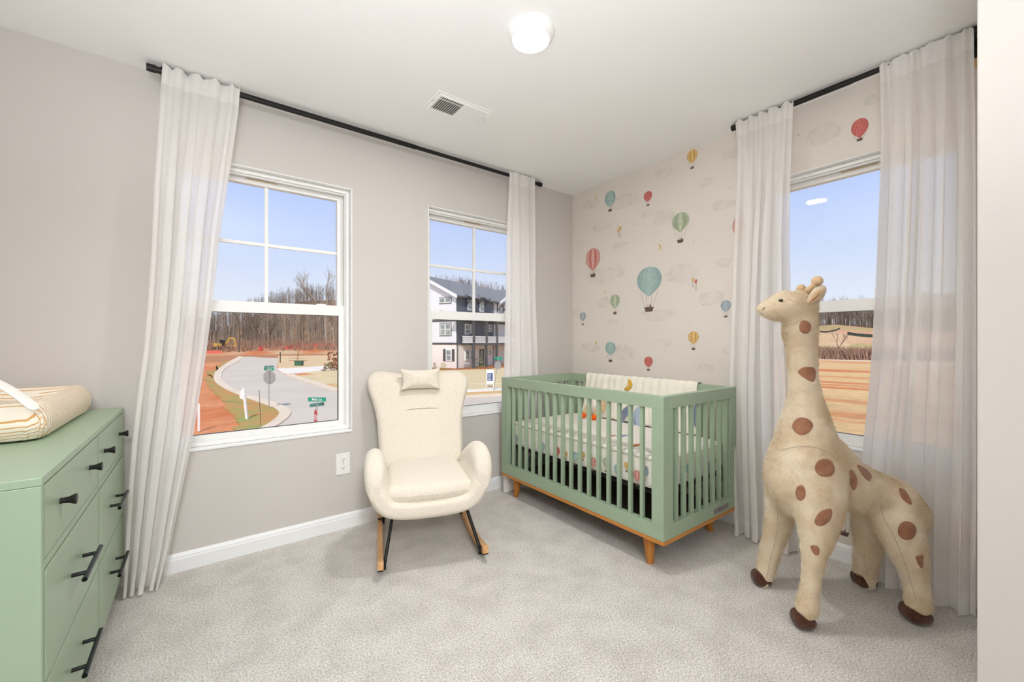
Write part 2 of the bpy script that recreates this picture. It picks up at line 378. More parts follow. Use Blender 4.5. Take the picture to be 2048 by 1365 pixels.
def baseboard(name, a, b, nrm, label):
    prof = [(0, 0), (.015, 0), (.015, .062), (.012, .070), (.013, .074), (.007, .086), (.004, .09), (0, .09)]
    a = Vector(a); b = Vector(b); nrm = Vector(nrm)
    m_ = MB().prism(prof, lambda t, z: a+nrm*t+Vector((0, 0, z)), lambda t, z: b+nrm*t+Vector((0, 0, z)))
    return struct(m_.build(name, M['trim']), label)
baseboard('baseboard_back', (XL, YA, 0), (XB, YA, 0), (0, -1, 0), 'white moulded baseboard under the windows')
baseboard('baseboard_right', (XB, YS, 0), (XB, YA-.016, 0), (-1, 0, 0), 'white moulded baseboard under the wallpaper')
baseboard('baseboard_left', (XL, YF, 0), (XL, YA-.016, 0), (1, 0, 0), 'white baseboard behind the dresser')

# ---------------------------------------------------------------- windows
def window(name, label, w_, P, grid):
    """P(a, depth, z): a along the wall, depth outwards from the wall face"""
    a0, a1 = w_; z0, z1 = WZ; cm = (a0+a1)/2
    def bx(m_, u0, u1, d0, d1, v0, v1, bev=0):
        t = MB(); t.box(0, 1, 0, 1, 0, 1)
        m_.add([P(lerp(u0, u1, v[0]), lerp(d0, d1, v[1]), lerp(v0, v1, v[2])) for v in t.v], t.f); return m_
    def ring(m_, u0, u1, v0, v1, d0, d1, ws):            # ws: left, right, bottom, top widths
        bx(m_, u0, u0+ws[0], d0, d1, v0, v1); bx(m_, u1-ws[1], u1, d0, d1, v0, v1)
        bx(m_, u0+ws[0], u1-ws[1], d0, d1, v0, v0+ws[2]); bx(m_, u0+ws[0], u1-ws[1], d0, d1, v1-ws[3], v1); return m_
    m_ = MB(); ring(m_, a0, a1, z0, z1, -.003, .036, (.006, .006, .010, .006))          # liner of the opening
    ring(m_, a0+.006, a1-.006, z0+.010, z1-.006, .036, .15, (.020, .020, .022, .020))
    ring(m_, a0+.026, a1-.026, z0+.032, z1-.026, .052, .058, (.006, .006, .004, .008))  # small stop bead
    win = struct(bevel(m_.build(name, M['vinyl']), .0015, 1), label)
    i0, i1, y0, y1 = a0+.027, a1-.027, z0+.032, z1-.027; zm = 1.325
    low = bevel(ring(MB(), i0, i1, y0, zm+.033, .062, .095, (.036, .036, .030, .062)).build('lower_sash', M['vinyl'], win), .0015, 1)
    up = bevel(ring(MB(), i0, i1, zm-.02, y1, .100, .140, (.036, .036, .055, .030)).build('upper_sash', M['vinyl'], win), .0015, 1)
    ring(MB(), i0+.033, i1-.033, y0+.027, zm-.026, .076, .092, (.0045,)*4).build('gasket', M['gasket'], low)
    bx(MB(), i0+.036, i1-.036, .080, .084, y0+.03, zm-.029).build('pane', M['glass'], low)
    bx(MB(), i0+.036, i1-.036, .124, .128, zm+.035, y1-.03).build('pane', M['glass'], up)
    for k in (.16, .84):
        u = lerp(i0, i1, k); bevel(bx(MB(), u-.025, u+.025, .066, .100, zm+.032, zm+.040).build('sash_lock', M['vinyl'], win), .003, 2)
    if grid:
        g = MB(); bx(g, cm-.009, cm+.009, .116, .132, zm+.035, y1-.03); g.build('muntin', M['vinyl'], up)
        zc = (zm+.035+y1-.03)/2; g = MB(); bx(g, i0+.036, i1-.036, .117, .131, zc-.009, zc+.009); g.build('muntin', M['vinyl'], up)
    v_ = MB(); bx(v_, cm-.10, cm+.05, .0945, .0985, y1-.008, y1-.004); v_.build('vent_slot', M['brass'], win)
    s_ = MB(); bx(s_, a0-.0, a1+.0, -.006, .036, z0-.004, z0+.008); bevel(s_.build('window_sill', M['trim'], win), .002, 1)
    return win
window('window_1', 'white sash window with grid beside the left curtain', W1, lambda a, d, z: (a, YA+d, z), True)
window('window_2', 'white sash window with grid behind the rocking chair', W2, lambda a, d, z: (a, YA+d, z), True)
window('window_3', 'white sash window without grid behind the giraffe', W3, lambda a, d, z: (XB+d, a, z), False)

# ---------------------------------------------------------------- wallpaper print (flat print lying on the wall)
def wallpaper():
    X0 = XB-.0006
    def yz(px, py): p = onX(px, py, XB); return p.y, p.z
    cols = {'teal': ((158, 188, 186), (184, 205, 200)), 'red': ((208, 116, 108), (232, 194, 184)), 'gold': ((212, 160, 84), (240, 212, 150)),
            'green': ((166, 182, 150), (206, 212, 190)), 'dots': ((206, 104, 98), (232, 160, 150)), 'blue': ((158, 172, 184), (190, 198, 204))}
    def balloon(box, kind, parent=wall_r, place=None):
        xl, xr, yt, yb, bb = box; xm = (xl+xr)/2; ym = (yt+yb)/2
        if place is None:
            ya, _ = yz(xl, ym); yb_, _ = yz(xr, ym); yc, zt = yz(xm, yt); _, zb = yz(xm, yb); _, zk = yz(xm, bb)
            rx = abs(ya-yb_)/2; P = lambda a, z, e=0: (X0-e, yc-a, z)
        else: P, rx, zt, zb, zk = place
        H = zt-zb; v = []; f = []; c = []
        A, B = (lin(*q) for q in cols[kind]); n = 17; k = 18
        for j in range(k+1):
            t = j/k; wv = math.sin(PI*min(1, t*.93+.0))**.5 if t < .5 else math.cos(PI/2*((t-.5)/.5)**1.35)**.85*.995+.02
            wv = math.sqrt(max(0, 1-((t-.42)/.42)**2)) if t < .42 else max(.04, math.cos(PI/2*((t-.42)/.58)**1.25))
            for i in range(n):
                u = -1+2*i/(n-1); v.append(P(u*rx*wv, zt-H*1.06*t))
                if kind in ('red', 'gold'): s_ = .5+.5*math.cos(PI*u*2.6); q = s_*(1-abs(u)*.2)
                elif kind == 'green': q = .5+.5*math.cos(PI*u*2)
                elif kind == 'dots': q = 1 if (i*3+j*5) % 7 == 0 else .1
                else: q = .75*(1-abs(u))+(.15 if (i % 4 == 0 or j % 5 == 0) else 0)
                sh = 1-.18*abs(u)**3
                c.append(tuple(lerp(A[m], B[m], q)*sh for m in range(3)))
        for j in range(k):
            for i in range(n-1): f.append((j*n+i, j*n+i+1, (j+1)*n+i+1, (j+1)*n+i))
        def quad(pts, col):
            b = len(v); v.extend(pts); f.append(tuple(range(b, b+len(pts)))); c.extend([lin(*col)]*len(pts))
        bw = rx*.36; bh = bw*.8
        for sx in (-1, -.4, .4, 1):
            x0, x1 = sx*rx*.72*(1 if abs(sx) == 1 else .9), sx*bw*.9; z0 = zt-H*.86 if abs(sx) == 1 else zb; tk = max(.0006, rx*.012)
            quad([P(x0-tk, z0), P(x0+tk, z0), P(x1+tk, zk+bh), P(x1-tk, zk+bh)], (176, 158, 140))
        quad([P(-bw, zk+bh, .0002), P(bw, zk+bh, .0002), P(bw*.8, zk, .0002), P(-bw*.8, zk, .0002)], (112, 90, 78))
        quad([P(-bw*1.1, zk+bh*1.12, .0003), P(bw*1.1, zk+bh*1.12, .0003), P(bw*1.02, zk+bh*.9, .0003), P(-bw*1.02, zk+bh*.9, .0003)], (92, 72, 62))
        for qx, cc in ((-.35, (206, 196, 188)), (.3, (150, 138, 136))):
            quad([P(bw*qx+bw*.34*math.cos(a)*.8, zk+bh*1.35+bw*.4*math.sin(a), .0001) for a in [PI*2*m/8 for m in range(8)]], cc)
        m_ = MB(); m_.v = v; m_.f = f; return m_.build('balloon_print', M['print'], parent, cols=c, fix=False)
    S = 2.354
    for b, kd in (((188, 237, 475, 548, 573), 'teal'), ((371, 410, 477, 525, 547), 'dots'), ((574, 624, 281, 342, 372), 'gold'), ((502, 585, 577, 665, 720), 'green'),
                  ((98, 165, 745, 848, 882), 'red'), ((788, 850, 595, 690, 730), 'red'), ((338, 453, 832, 965, 1045), 'teal'), ((212, 259, 963, 1027, 1057), 'green'),
                  ((70, 98, 1047, 1087, 1108), 'blue'), ((733, 781, 990, 1045, 1072), 'blue'), ((579, 630, 1137, 1195, 1225), 'gold'),
                  ((190, 238, 1187, 1248, 1282), 'teal'), ((373, 413, 1256, 1305, 1323), 'dots'), ((246, 257, 655, 672, 690), 'gold'), ((254, 266, 642, 660, 697), 'gold'),
                  ((596, 609, 885, 905, 930), 'gold'), ((610, 623, 892, 912, 945), 'dots')):
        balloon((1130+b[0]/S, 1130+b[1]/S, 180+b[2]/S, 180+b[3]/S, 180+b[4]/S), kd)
    for b, kd in (((1702, 1737, 237, 274, 282), 'dots'), ((1655, 1718, 915, 1010, 1072), 'teal'), ((1768, 1812, 1020, 1075, 1118), 'green'), ((1895, 1942, 1040, 1095, 1120), 'dots'),
                  ((1500, 1530, 360, 400, 418), 'blue')):
        balloon(b, kd)
    def moon(px, py, r):
        y0, z0 = yz(px, py); pts = []
        for k in range(13): a = -PI*.62+PI*1.24*k/12; pts.append((X0, y0-r*math.cos(a), z0+r*math.sin(a)))
        for k in range(13): a = PI*.62-PI*1.24*k/12; pts.append((X0, y0-(r*.78*math.cos(a)-r*.42), z0+r*.86*math.sin(a)))
        m_ = MB(); m_.v = pts; m_.f = [(i, i+1, 24-i, 25-i) for i in range(12)]
        m_.build('moon_print', M['print'], wall_r, cols=[lin(222, 196, 130)]*26, fix=False)
    for x, y, r in ((441, 741, .022), (141, 508, .018), (185, 950, .015), (143, 1192, .02)): moon(1130+x/S, 180+y/S, r)
    rnd = random.Random(3)
    def cloud(cx, cy, hw, hh):
        y0, z0 = yz(cx, cy); ya, _ = yz(cx-hw, cy); _, zt = yz(cx, cy-hh)
        rx, rz = abs(ya-y0), abs(zt-z0); lobes = [(rnd.uniform(-.65, .65), rnd.uniform(-.25, .35), rnd.uniform(.28, .5)) for _ in range(6)]+[(-.1, .25, .55), (.05, -.3, .5)]
        n, k = 25, 15; v = []; c = []; f = []
        for j in range(k):
            for i in range(n):
                u, t = -1+2*i/(n-1), -1+2*j/(k-1); a = 0
                for lx, lz, lr in lobes:
                    d = math.hypot((u-lx), (t-lz)*.9)/lr; a = max(a, max(0, 1-d)**.6)
                a *= (1 if t > -.45 else max(0, 1+(t+.45)/.45)) * (1-max(abs(u), 0)**6)
                e = .3+.7*max(0, 1-abs(a-.35)/.3) if a > 0 else 0
                v.append((X0+.0003, y0-u*rx, z0+t*rz)); c.append((min(1, a*1.6)*e*.27,)*3)
        for j in range(k-1):
            for i in range(n-1): f.append((j*n+i, j*n+i+1, (j+1)*n+i+1, (j+1)*n+i))
        m_ = MB(); m_.v = v; m_.f = f; m_.build('cloud_print', M['cloud'], wall_r, cols=c, fix=False)
    for x, y, a, b in ((118, 540, 90, 60), (280, 525, 150, 85), (455, 400, 110, 64), (660, 437, 105, 55), (785, 300, 100, 64), (735, 545, 160, 60), (475, 600, 150, 96),
                       (400, 580, 85, 40), (170, 645, 120, 50), (80, 725, 70, 44), (260, 732, 90, 34), (190, 875, 190, 100), (190, 1005, 110, 64), (220, 1095, 76, 38),
                       (560, 865, 240, 115), (420, 1065, 220, 74), (750, 815, 95, 60), (690, 985, 140, 84), (280, 1240, 160, 94), (120, 1215, 95, 54), (460, 1195, 115, 54),
                       (660, 1310, 95, 48), (760, 1225, 60, 54), (60, 1050, 50, 50)):
        cloud(1130+x/S, 180+y/S, a/S/2, b/S/2)
    for x, y, a, b in ((1640, 272, 45, 26), (1745, 200, 22, 14), (1500, 300, 24, 16), (1705, 1100, 22, 20), (1840, 1080, 40, 25), (1560, 950, 50, 25), (1530, 330, 30, 14)): cloud(x, y, a, b)
    v = []; f = []; c = []
    for _ in range(170):                                    # tiny dots and stars of the print
        y0, z0 = rnd.uniform(.25, 2.58), rnd.uniform(.15, 2.40)
        if W3[0]-.02 < y0 < W3[1]+.02 and WZ[0]-.02 < z0 < WZ[1]+.02: continue
        r = rnd.uniform(.002, .005); b = len(v); col = rnd.choice(((176, 172, 158), (196, 178, 160), (190, 186, 176)))
        v += [(X0, y0+r*math.cos(2*PI*k/6), z0+r*math.sin(2*PI*k/6)) for k in range(6)]; f.append(tuple(range(b, b+6))); c += [lin(*col)]*6
    m_ = MB(); m_.v = v; m_.f = f; o = m_.build('dot_print', M['print'], wall_r, cols=c, fix=False); o['kind'] = 'stuff'
    return balloon
balloon_print = wallpaper()

# ---------------------------------------------------------------- ceiling fittings
lamp = empty('ceiling_light', 'round white flush ceiling light with glowing lens', 'ceiling light', (1.108, 1.342, ZC))
MB().lathe([(.02, 0), (.098, 0), (.1, -.006), (.097, -.014), (.088, -.027), (.080, -.036), (.0772, -.0366), (.0768, -.033)], (0, 0, 0), 48).build('trim_ring', M['vinyl'], lamp, 'auto')
MB().lathe([(.0768, -.030), (.0766, -.0335), (.06, -.0337), (.03, -.0338), (.004, -.0339)], (0, 0, 0), 48).build('lens', M['lens'], lamp, 'auto')
vent = empty('ceiling_vent', 'white slatted air vent set in the ceiling', 'vent', (1.16, 2.038, ZC))
def ring_xy(m_, x0, x1, y0, y1, z0, z1, w_): 
    m_.box(x0, x0+w_, y0, y1, z0, z1); m_.box(x1-w_, x1, y0, y1, z0, z1); m_.box(x0+w_, x1-w_, y0, y0+w_, z0, z1); m_.box(x0+w_, x1-w_, y1-w_, y1, z0, z1)
m_ = MB(); ring_xy(m_, -.175, .175, -.099, .099, -.004, 0, .02); ring_xy(m_, -.157, .157, -.081, .081, -.009, -.002, .014); m_.box(-.006, .006, -.068, .068, -.009, -.002)
bevel(m_.build('vent_frame', M['vinyl'], vent), .0015, 1)
MB().box(-.145, .145, -.068, .068, -.0012, 0).build('vent_throat', mat('vent throat', (96, 96, 88), .8, var=.1, vscale=30), vent)
def vent_slat(x, lean):
    m_ = MB(); q = .0045*lean
    m_.add([(x-q-.0008, -.067, -.0085), (x-q+.0008, -.067, -.0085), (x+q+.0008, -.067, -.0015), (x+q-.0008, -.067, -.0015),
            (x-q-.0008, .067, -.0085), (x-q+.0008, .067, -.0085), (x+q+.0008, .067, -.0015), (x+q-.0008, .067, -.0015)],
           [(0, 1, 2, 3), (7, 6, 5, 4), (0, 4, 5, 1), (1, 5, 6, 2), (2, 6, 7, 3), (3, 7, 4, 0)]); m_.build('slat', M['vinyl'], vent)
for k in range(11):
    vent_slat(-.135+k*.0122, 1.0); vent_slat(.135-k*.0122, -1.0)
MB().box(-.143, -.007, -.045, -.041, -.006, -.003).build('damper_bar', M['vinyl'], vent)
MB().box(.146, .150, -.05, -.02, -.016, -.004).build('lever', M['vinyl'], vent)
for y in (0,): 
    for x in (-.166, .166): MB().lathe([(.0035, -.004), (.0035, -.0055), (.001, -.006)], (x, y, 0), 10).build('screw', M['chrome'], vent)

outlet = empty('wall_outlet', 'white double outlet on the wall left of the rocking chair', 'outlet', (.691, YA, .393))
bevel(MB().box(-.041, .041, -.006, 0, -.065, .065).build('cover_plate', M['plate'], outlet), .003, 2)
for dz in (-.024, .024):
    r_ = MB(); pts = [(.0165*math.cos(a), .0145*math.sin(a)) for a in [2*PI*k/20 for k in range(20)]]
    r_.prism(pts, lambda x, z: (x, -.0062, z+dz), lambda x, z: (x, -.008, z+dz)); ro = r_.build('receptacle', M['plate'], outlet)
    MB().box(-.0075, -.0055, -.0086, -.0078, dz, dz+.009).build('slot', M['dark'], ro); MB().box(.0055, .0075, -.0086, -.0078, dz+.001, dz+.008).build('slot', M['dark'], ro)
    MB().lathe([(.0028, -.0078), (.0028, -.0086)], (0, 0, dz-.007), 10, 'y').build('ground_hole', M['dark'], ro)
MB().lathe([(.0025, -.006), (.0025, -.0075)], (0, 0, 0), 10, 'y').build('screw', M['chrome'], outlet)

# ---------------------------------------------------------------- curtain rods
def rod(name, label, a, b, brackets, wallv):
    a = Vector(a); b = Vector(b); e = empty(name, label, 'curtain rod', a); d = (b-a); dn = d.normalized(); wv = Vector(wallv)
    MB().tube([(0, 0, 0), d], .0125, 16).build('pole', M['black'], e, 'auto')
    mid = d*.55; MB().tube([(0, 0, 0), mid], .0145, 16).build('outer_pole', M['black'], e, 'auto')
    MB().tube([-dn*.004, dn*.03], .017, 16).build('end_cap', M['black'], e, 'auto'); MB().tube([d-dn*.03, d+dn*.004], .017, 16).build('end_cap', M['black'], e, 'auto')
    for t in brackets:
        p = dn*t; q = MB().tube([p+wv*.012, p+wv*.078], .006, 10); 
        q.tube([p-dn*.009, p+dn*.009], .0195, 16)
        br = q.build('bracket', M['black'], e, 'auto')
        side = dn*.012; z = Vector((0, 0, 1)); pl = MB()
        c0 = p+wv*.079-z*.03
        pl.add([c0+side*sx+z*sz*.045+wv*sw for sw in (0, -.004) for sz in (-1, 1) for sx in (-1, 1)], [(0, 1, 3, 2), (4, 6, 7, 5), (0, 4, 5, 1), (2, 3, 7, 6), (0, 2, 6, 4), (1, 5, 7, 3)])
        pl.build('wall_plate', M['black'], br)
    return e
RA, RB = 2.55, 2.552
rod('curtain_rod', 'black curtain rod above the two gridded windows', (-.198, RA, 2.412), (2.21, RA, 2.412), (.055, 2.30), (0, 1, 0))
rod_b = rod('curtain_rod', 'black curtain rod above the window behind the giraffe', (RB, 1.19, 2.418), (RB, .155, 2.418), (.06, .97), (1, 0, 0))
MB().ell((.088, -.975, -.085), (.012, .016, .03)).build('bracket_cap', M['brass'], rod_b, 'auto')

# ---------------------------------------------------------------- curtains
def curtain(label, P, base, rows, nf, seed, hang_bottom=0.0, nu=230, nv=70, amp0=.010, amp1=.030, sharp=.3, flare=None):
    """rows: (z, left, right) in metres along the wall; P(a, off, z); off = distance from the wall into the room"""
    rnd = random.Random(seed); ph = [rnd.uniform(0, 6.28) for _ in range(6)]; wob = [rnd.uniform(.6, 1.4) for _ in range(nf+2)]
    rows = sorted(rows, key=lambda r: -r[0]); zt, zb = rows[0][0], rows[-1][0]
    Lt = [(-r[0], r[1]) for r in rows]; Rt = [(-r[0], r[2]) for r in rows]
    cum = [0]
    for k in range(nf+1): cum.append(cum[-1]+wob[k])
    def phase(s):                                   # folds of uneven width
        x = s*cum[nf]
        for k in range(nf):
            if x <= cum[k+1]: return k+(x-cum[k])/(cum[k+1]-cum[k])
        return nf
    def pt(s, t, off=0):
        z = lerp(zt, zb, t); lo, hi = interp(Lt, -z), interp(Rt, -z)
        q = phase(s)+.35*math.sin(2.2*t+ph[0])*t*math.sin(PI*s)
        am = lerp(amp0, amp1, sstep(.02, .35, t))*(1+.3*math.sin(3*q+ph[1]))
        c = math.sin(2*PI*q); c = math.copysign(abs(c)**(1-sharp*.6), c)
        o = am*c+am*.35*math.sin(2*PI*q*.5+ph[2]+1.5*t)+.004*math.sin(9*t+ph[3]+q)
        a = lerp(lo, hi, s)+(hi-lo)/nf*.20*math.sin(4*PI*q+ph[4])*sstep(0, .3, t)*math.sin(PI*s)**.5+(hi-lo)/nf*.25*math.sin(2.6*t+q*1.3)*t*math.sin(PI*s)
        pinch = sstep(.0, .02, t)*(1-sstep(.02, .05, t)); o *= 1-.35*pinch
        z2 = z-(.011*(.5+.5*math.sin(2*PI*q+ph[5]))+.006*(.5+.5*math.sin(4.4*PI*q+ph[1])))*(1-sstep(0, .03, t))
        bo = base+(flare(s, t) if flare else 0)
        if t > .985: o *= 1+.4*(t-.985)/.015
        return P(a, bo+o+off, z2)
    ts = [0, .006, .012, .02, .028, .04, .055]+[.055+.945*k/(nv-8) for k in range(1, nv-7)]
    m_ = MB(); m_.grid(nu, len(ts), lambda u, v: pt(u, ts[round(v*(len(ts)-1))]))
    o = m_.build('curtain', M['sheer'], None, True, fix=False); tag(o, label, 'curtain')
    h = MB(); h.grid(nu, 5, lambda u, v: pt(u, lerp(.962, 1, v), .0015)); h.build('hem', M['sheerhem'], o, True, fix=False)
    h = MB(); h.grid(nu, 7, lambda u, v: pt(u, [0, .006, .012, .02, .028, .034, .04][round(v*6)], .0015)); h.build('rod_pocket', M['sheerhem'], o, True, fix=False)
    return o
PA = lambda a, off, z: (a, YA-off, z)
PB = lambda a, off, z: (XB-off, a, z)
def rowsA(lst, off): return [(onY((l+r)/2, y, YA-off).z, onY(l, y, YA-off).x, onY(r, y, YA-off).x) for y, l, r in lst]
def edge_rows(Le, Re, conv, zs):
    """edges given as (px, py) polylines; conv(px,py)->(a, z)"""
    L = sorted((-conv(*p)[1], conv(*p)[0]) for p in Le); R = sorted((-conv(*p)[1], conv(*p)[0]) for p in Re)
    return [(z, interp(L, -z), interp(R, -z)) for z in zs]
ZS = [2.436, 2.40, 2.3, 2.1, 1.9, 1.7, 1.5, 1.3, 1.1, .9, .7, .5, .3, .15, .01]
cA = lambda px, py: (onY(px, py, YA-.10).x, onY(px, py, YA-.10).z)
r1 = edge_rows([(326, 122), (320, 200), (308, 370), (300, 560), (288, 700), (267, 850), (256, 1000), (252, 1100), (248, 1195)],
               [(480, 175), (476, 230), (462, 330), (440, 470), (425, 610), (412, 710), (387, 870), (357, 1010), (335, 1120), (322, 1160)], cA, ZS)
curtain('white sheer curtain hanging beside the dresser', PA, .113, r1, 5, 11, amp1=.026, flare=lambda s, t: .012*sstep(.6, 1, t))
cA2 = lambda px, py: (onY(px, py, YA-.095).x, onY(px, py, YA-.095).z)
r2 = edge_rows([(1017, 345), (1010, 480), (1009, 600), (1006, 760), (1003, 985)], [(1066, 360), (1068, 480), (1067, 600), (1072, 740), (1075, 985)], cA2, ZS)
curtain('white sheer curtain in the corner behind the crib', PA, .113, r2, 3, 5, amp1=.022, nu=150)
cB = lambda px, py: (onX(px, py, XB-.10).y, onX(px, py, XB-.10).z)
r3 = edge_rows([(1475, 232), (1480, 300), (1477, 420), (1467, 650), (1464, 800), (1471, 950), (1479, 1090)],
               [(1592, 195), (1587, 330), (1583, 480), (1586, 620), (1595, 800), (1598, 950), (1601, 1110)], cB, ZS)
curtain('white sheer curtain between the crib and the giraffe', PB, .131, r3, 5, 23, amp1=.024)
r4 = edge_rows([(1762, 118), (1766, 300), (1757, 540), (1745, 740), (1730, 880), (1718, 1000), (1712, 1120)],
               [(1949, 45), (1953, 300), (1954, 600), (1954, 900), (1953, 1226)], cB, ZS)
curtain('white sheer curtain at the right behind the giraffe', PB, .131, [(z, l, max(r, .175)) for z, l, r in r4], 6, 31, amp1=.022)

# ================================================================ DRESSER
DX, DY0, DY1 = -.285, 1.375, 2.598
dr = empty('dresser', 'sage green dresser with six drawers and black hardware', 'dresser', (DX, DY0, 0))
DL = DY1-DY0; DB = -.47
def db(x0, x1, y0, y1, z0, z1, name, m=None, par=None, bv=.002, smooth=False):
    o = MB().box(x0, x1, y0, y1, z0, z1, bv).build(name, m or M['sagebody'], par or dr); return o
db(DB, 0.0, 0, DL, .815, .834, 'top_panel')
db(DB, -.001, .0, .020, .075, .8145, 'side_panel'); db(DB, -.001, DL-.020, DL, .075, .8145, 'side_panel')
db(DB, DB+.01, .021, DL-.021, .08, .814, 'back_panel')
db(DB+.011, -.002, .021, DL-.021, .075, .095, 'bottom_panel')
db(DB+.011, -.002, .626, .640, .096, .814, 'divider')
db(-.03, -.0015, .021, .6255, .618, .638, 'front_rail'); db(-.03, -.0015, .6405, DL-.021, .618, .638, 'front_rail')
for (y0, y1) in ((.022, .6245), (.6415, DL-.022)):
    rows_ = ((.640, .8125, 'knob'), (.360, .616, 'pull'), (.098, .3565, 'pull'))
    for z0, z1, kind in rows_:
        d_ = db(-.40, -.0005 if kind == 'knob' else .0015, y0, y1, z0+.002, z1-.002, 'drawer', bv=.0025)
        cy = (y0+y1)/2; cz = (z0+z1)/2
        if kind == 'knob':
            for yy in (cy-.172, cy+.172):
                MB().lathe([(.0075, -.001), (.007, .006), (.0085, .016), (.0135, .027), (.0135, .029), (.012, .0295)], (0, yy, cz+.008), 20, 'x').build('knob', M['black'], d_, 'auto')
        else:
            q = MB(); zz = cz+.008
            q.tube([(.034, cy-.113, zz), (.034, cy+.113, zz)], .0062, 14); h = q.build('handle', M['blackgloss'], d_, 'auto')
            for yy in (cy-.066, cy+.066):
                p = MB().tube([(0, yy, zz), (.033, yy, zz)], .0055, 12).build('handle_post', M['black'], d_, 'auto')
for x, y in ((-.055, .06), (-.055, DL-.13), (DB+.03, .06), (DB+.03, DL-.13)):
    m_ = MB(); m_.box(0, 1, 0, 1, 0, 1)
    m_.v = [(x+(-.022+.044*a)*(1 if c else .72), y+.035+(-.022+.044*b)*(1 if c else .72), c*.0745) for (a, b, c) in m_.v]
    bevel(m_.build('leg', M['sagebody'], dr), .002)

# ---------------------------------------------------------------- changing pad
CP = empty('changing_pad', 'contoured changing pad in an orange striped cover on the dresser', 'changing pad', (-.565, 2.215, .834))
def cpad():
    m_ = MB(); hx, hy, H = .187, .363, .118; nu, nv = 96, 60; rnd = random.Random(4)
    def f(u, v):                                   # u around, v from underside centre over the rim to the top centre
        a = 2*PI*u; c, s = math.cos(a), math.sin(a); e = .16
        x = math.copysign(abs(c)**e, c); y = math.copysign(abs(s)**e, s)
        if v < .12: k = v/.12*.93; return (x*hx*k, y*hy*k, .004)
        if v < .5:
            t = (v-.12)/.38; z = .004+t*(H-.004); bulge = .93+.07*math.sin(PI*min(1, t*1.15))-.10*max(0, t-.8)**1.5*5*.2
            g = .006*math.sin(a*46+3*math.sin(a*7))*(1-t)**1.6*min(1, t*8)+.003*math.sin(a*23)*(1-t)
            if abs(y) > .98: g *= .5
            k = bulge-.06*(t > .9)*(t-.9)*10
            if t < .06: z += .004*math.sin(a*40)
            return (x*hx*k+g*c, y*hy*k+g*s, z)
        t = (v-.5)/.5; k = (.90)*(1-t); X = x*hx*k; Y = y*hy*k
        dip = .055*(1-min(1, abs(X)/(hx*.80))**2.2)*sstep(0, .25, t)
        return (X, Y, H+.002*math.sin(PI*t)-dip)
    m_.grid(nu, nv, f, closed=True); o = m_.build('pad', M['stripe'], CP, True); subsurf(o, 1)
cpad()
def strap():
    d = 1.24; P = [atD(-45, 748, d+.02), atD(0, 768, d), atD(30, 786, d-.01), atD(58, 806, d-.02), atD(74, 822, d-.02)]
    L_ = Vector(CP.location); up = Vector((0, 0, 1)); m_ = MB(); vs = []; 
    pts = [p-L_ for p in P]; w_ = [.011, .0115, .012, .012, .010]
    side = Vector((.35, .9, 0)).normalized()
    for i, p in enumerate(pts):
        t = (pts[min(i+1, 4)]-pts[max(0, i-1)]).normalized(); nrm = t.cross(side).normalized(); ww = side*.024
        for (a, b) in ((-1, -1), (1, -1), (1, 1), (-1, 1)): vs.append(p+ww*a+nrm*w_[i]*.55*b)
    fs = [(i*4+k, i*4+(k+1) % 4, i*4+4+(k+1) % 4, i*4+4+k) for i in range(4) for k in range(4)]+[(3, 2, 1, 0), (16, 17, 18, 19)]
    m_.add(vs, fs); o = m_.build('strap', M['cotton'], CP, True); subsurf(o, 2)
strap()

# ================================================================ CRIB
KX0, KX1, KY0, KY1 = 1.776, 2.512, 1.150, 2.492; KT = .871
crib = empty('crib', 'sage green slatted crib on honey wood legs in the corner', 'crib', ((KX0+KX1)/2, (KY0+KY1)/2, 0))
co = Vector(crib.location)
def kb(x0, x1, y0, y1, z0, z1, name, m=None, bv=.0018, par=None):
    return MB().box(x0-co.x, x1-co.x, y0-co.y, y1-co.y, z0, z1, bv).build(name, m or M['sage'], par or crib)
TR = .062; BR = .240; BZ = .171; PW = .040
for (x0, x1) in ((KX0, KX0+PW), (KX1-PW, KX1)):
    kb(x0, x1, KY0+.0008, KY1-.0008, KT-TR, KT, 'top_rail'); kb(x0, x1, KY0+.0008, KY1-.0008, BZ, BR, 'bottom_rail')
    kb(x0, x1, KY0+.0008, KY0+.068, BR, KT-TR, 'post'); kb(x0, x1, KY1-.068, KY1-.0008, BR, KT-TR, 'post')
    for k in range(16):
        yc = 1.285+k*(2.369-1.285)/15
        xc = (x0+x1)/2
        MB().box(xc-.012-co.x, xc+.012-co.x, yc-.0095-co.y, yc+.0095-co.y, BR-.004, KT-TR+.004, .005).build('slat', M['sage'], crib, 'auto')
for (y0, y1) in ((KY0, KY0+.036), (KY1-.036, KY1)):
    kb(KX0+PW+.0006, KX1-PW-.0006, y0, y1, KT-TR, KT, 'end_top_rail'); e_ = kb(KX0+PW+.0006, KX1-PW-.0006, y0, y1, BZ, BR, 'end_bottom_rail')
    if y0 == KY0: end_rail = e_
    kb(KX0+PW+.0006, KX0+PW+.042, y0+.001, y1-.001, BR, KT-TR, 'end_post'); kb(KX1-PW-.042, KX1-PW-.0006, y0+.001, y1-.001, BR, KT-TR, 'end_post')
    for k in range(8):
        xc = 1.905+k*(2.415-1.905)/7; yc = (y0+y1)/2
        MB().box(xc-.0095-co.x, xc+.0095-co.x, yc-.012-co.y, yc+.012-co.y, BR-.004, KT-TR+.004, .005).build('slat', M['sage'], crib, 'auto')
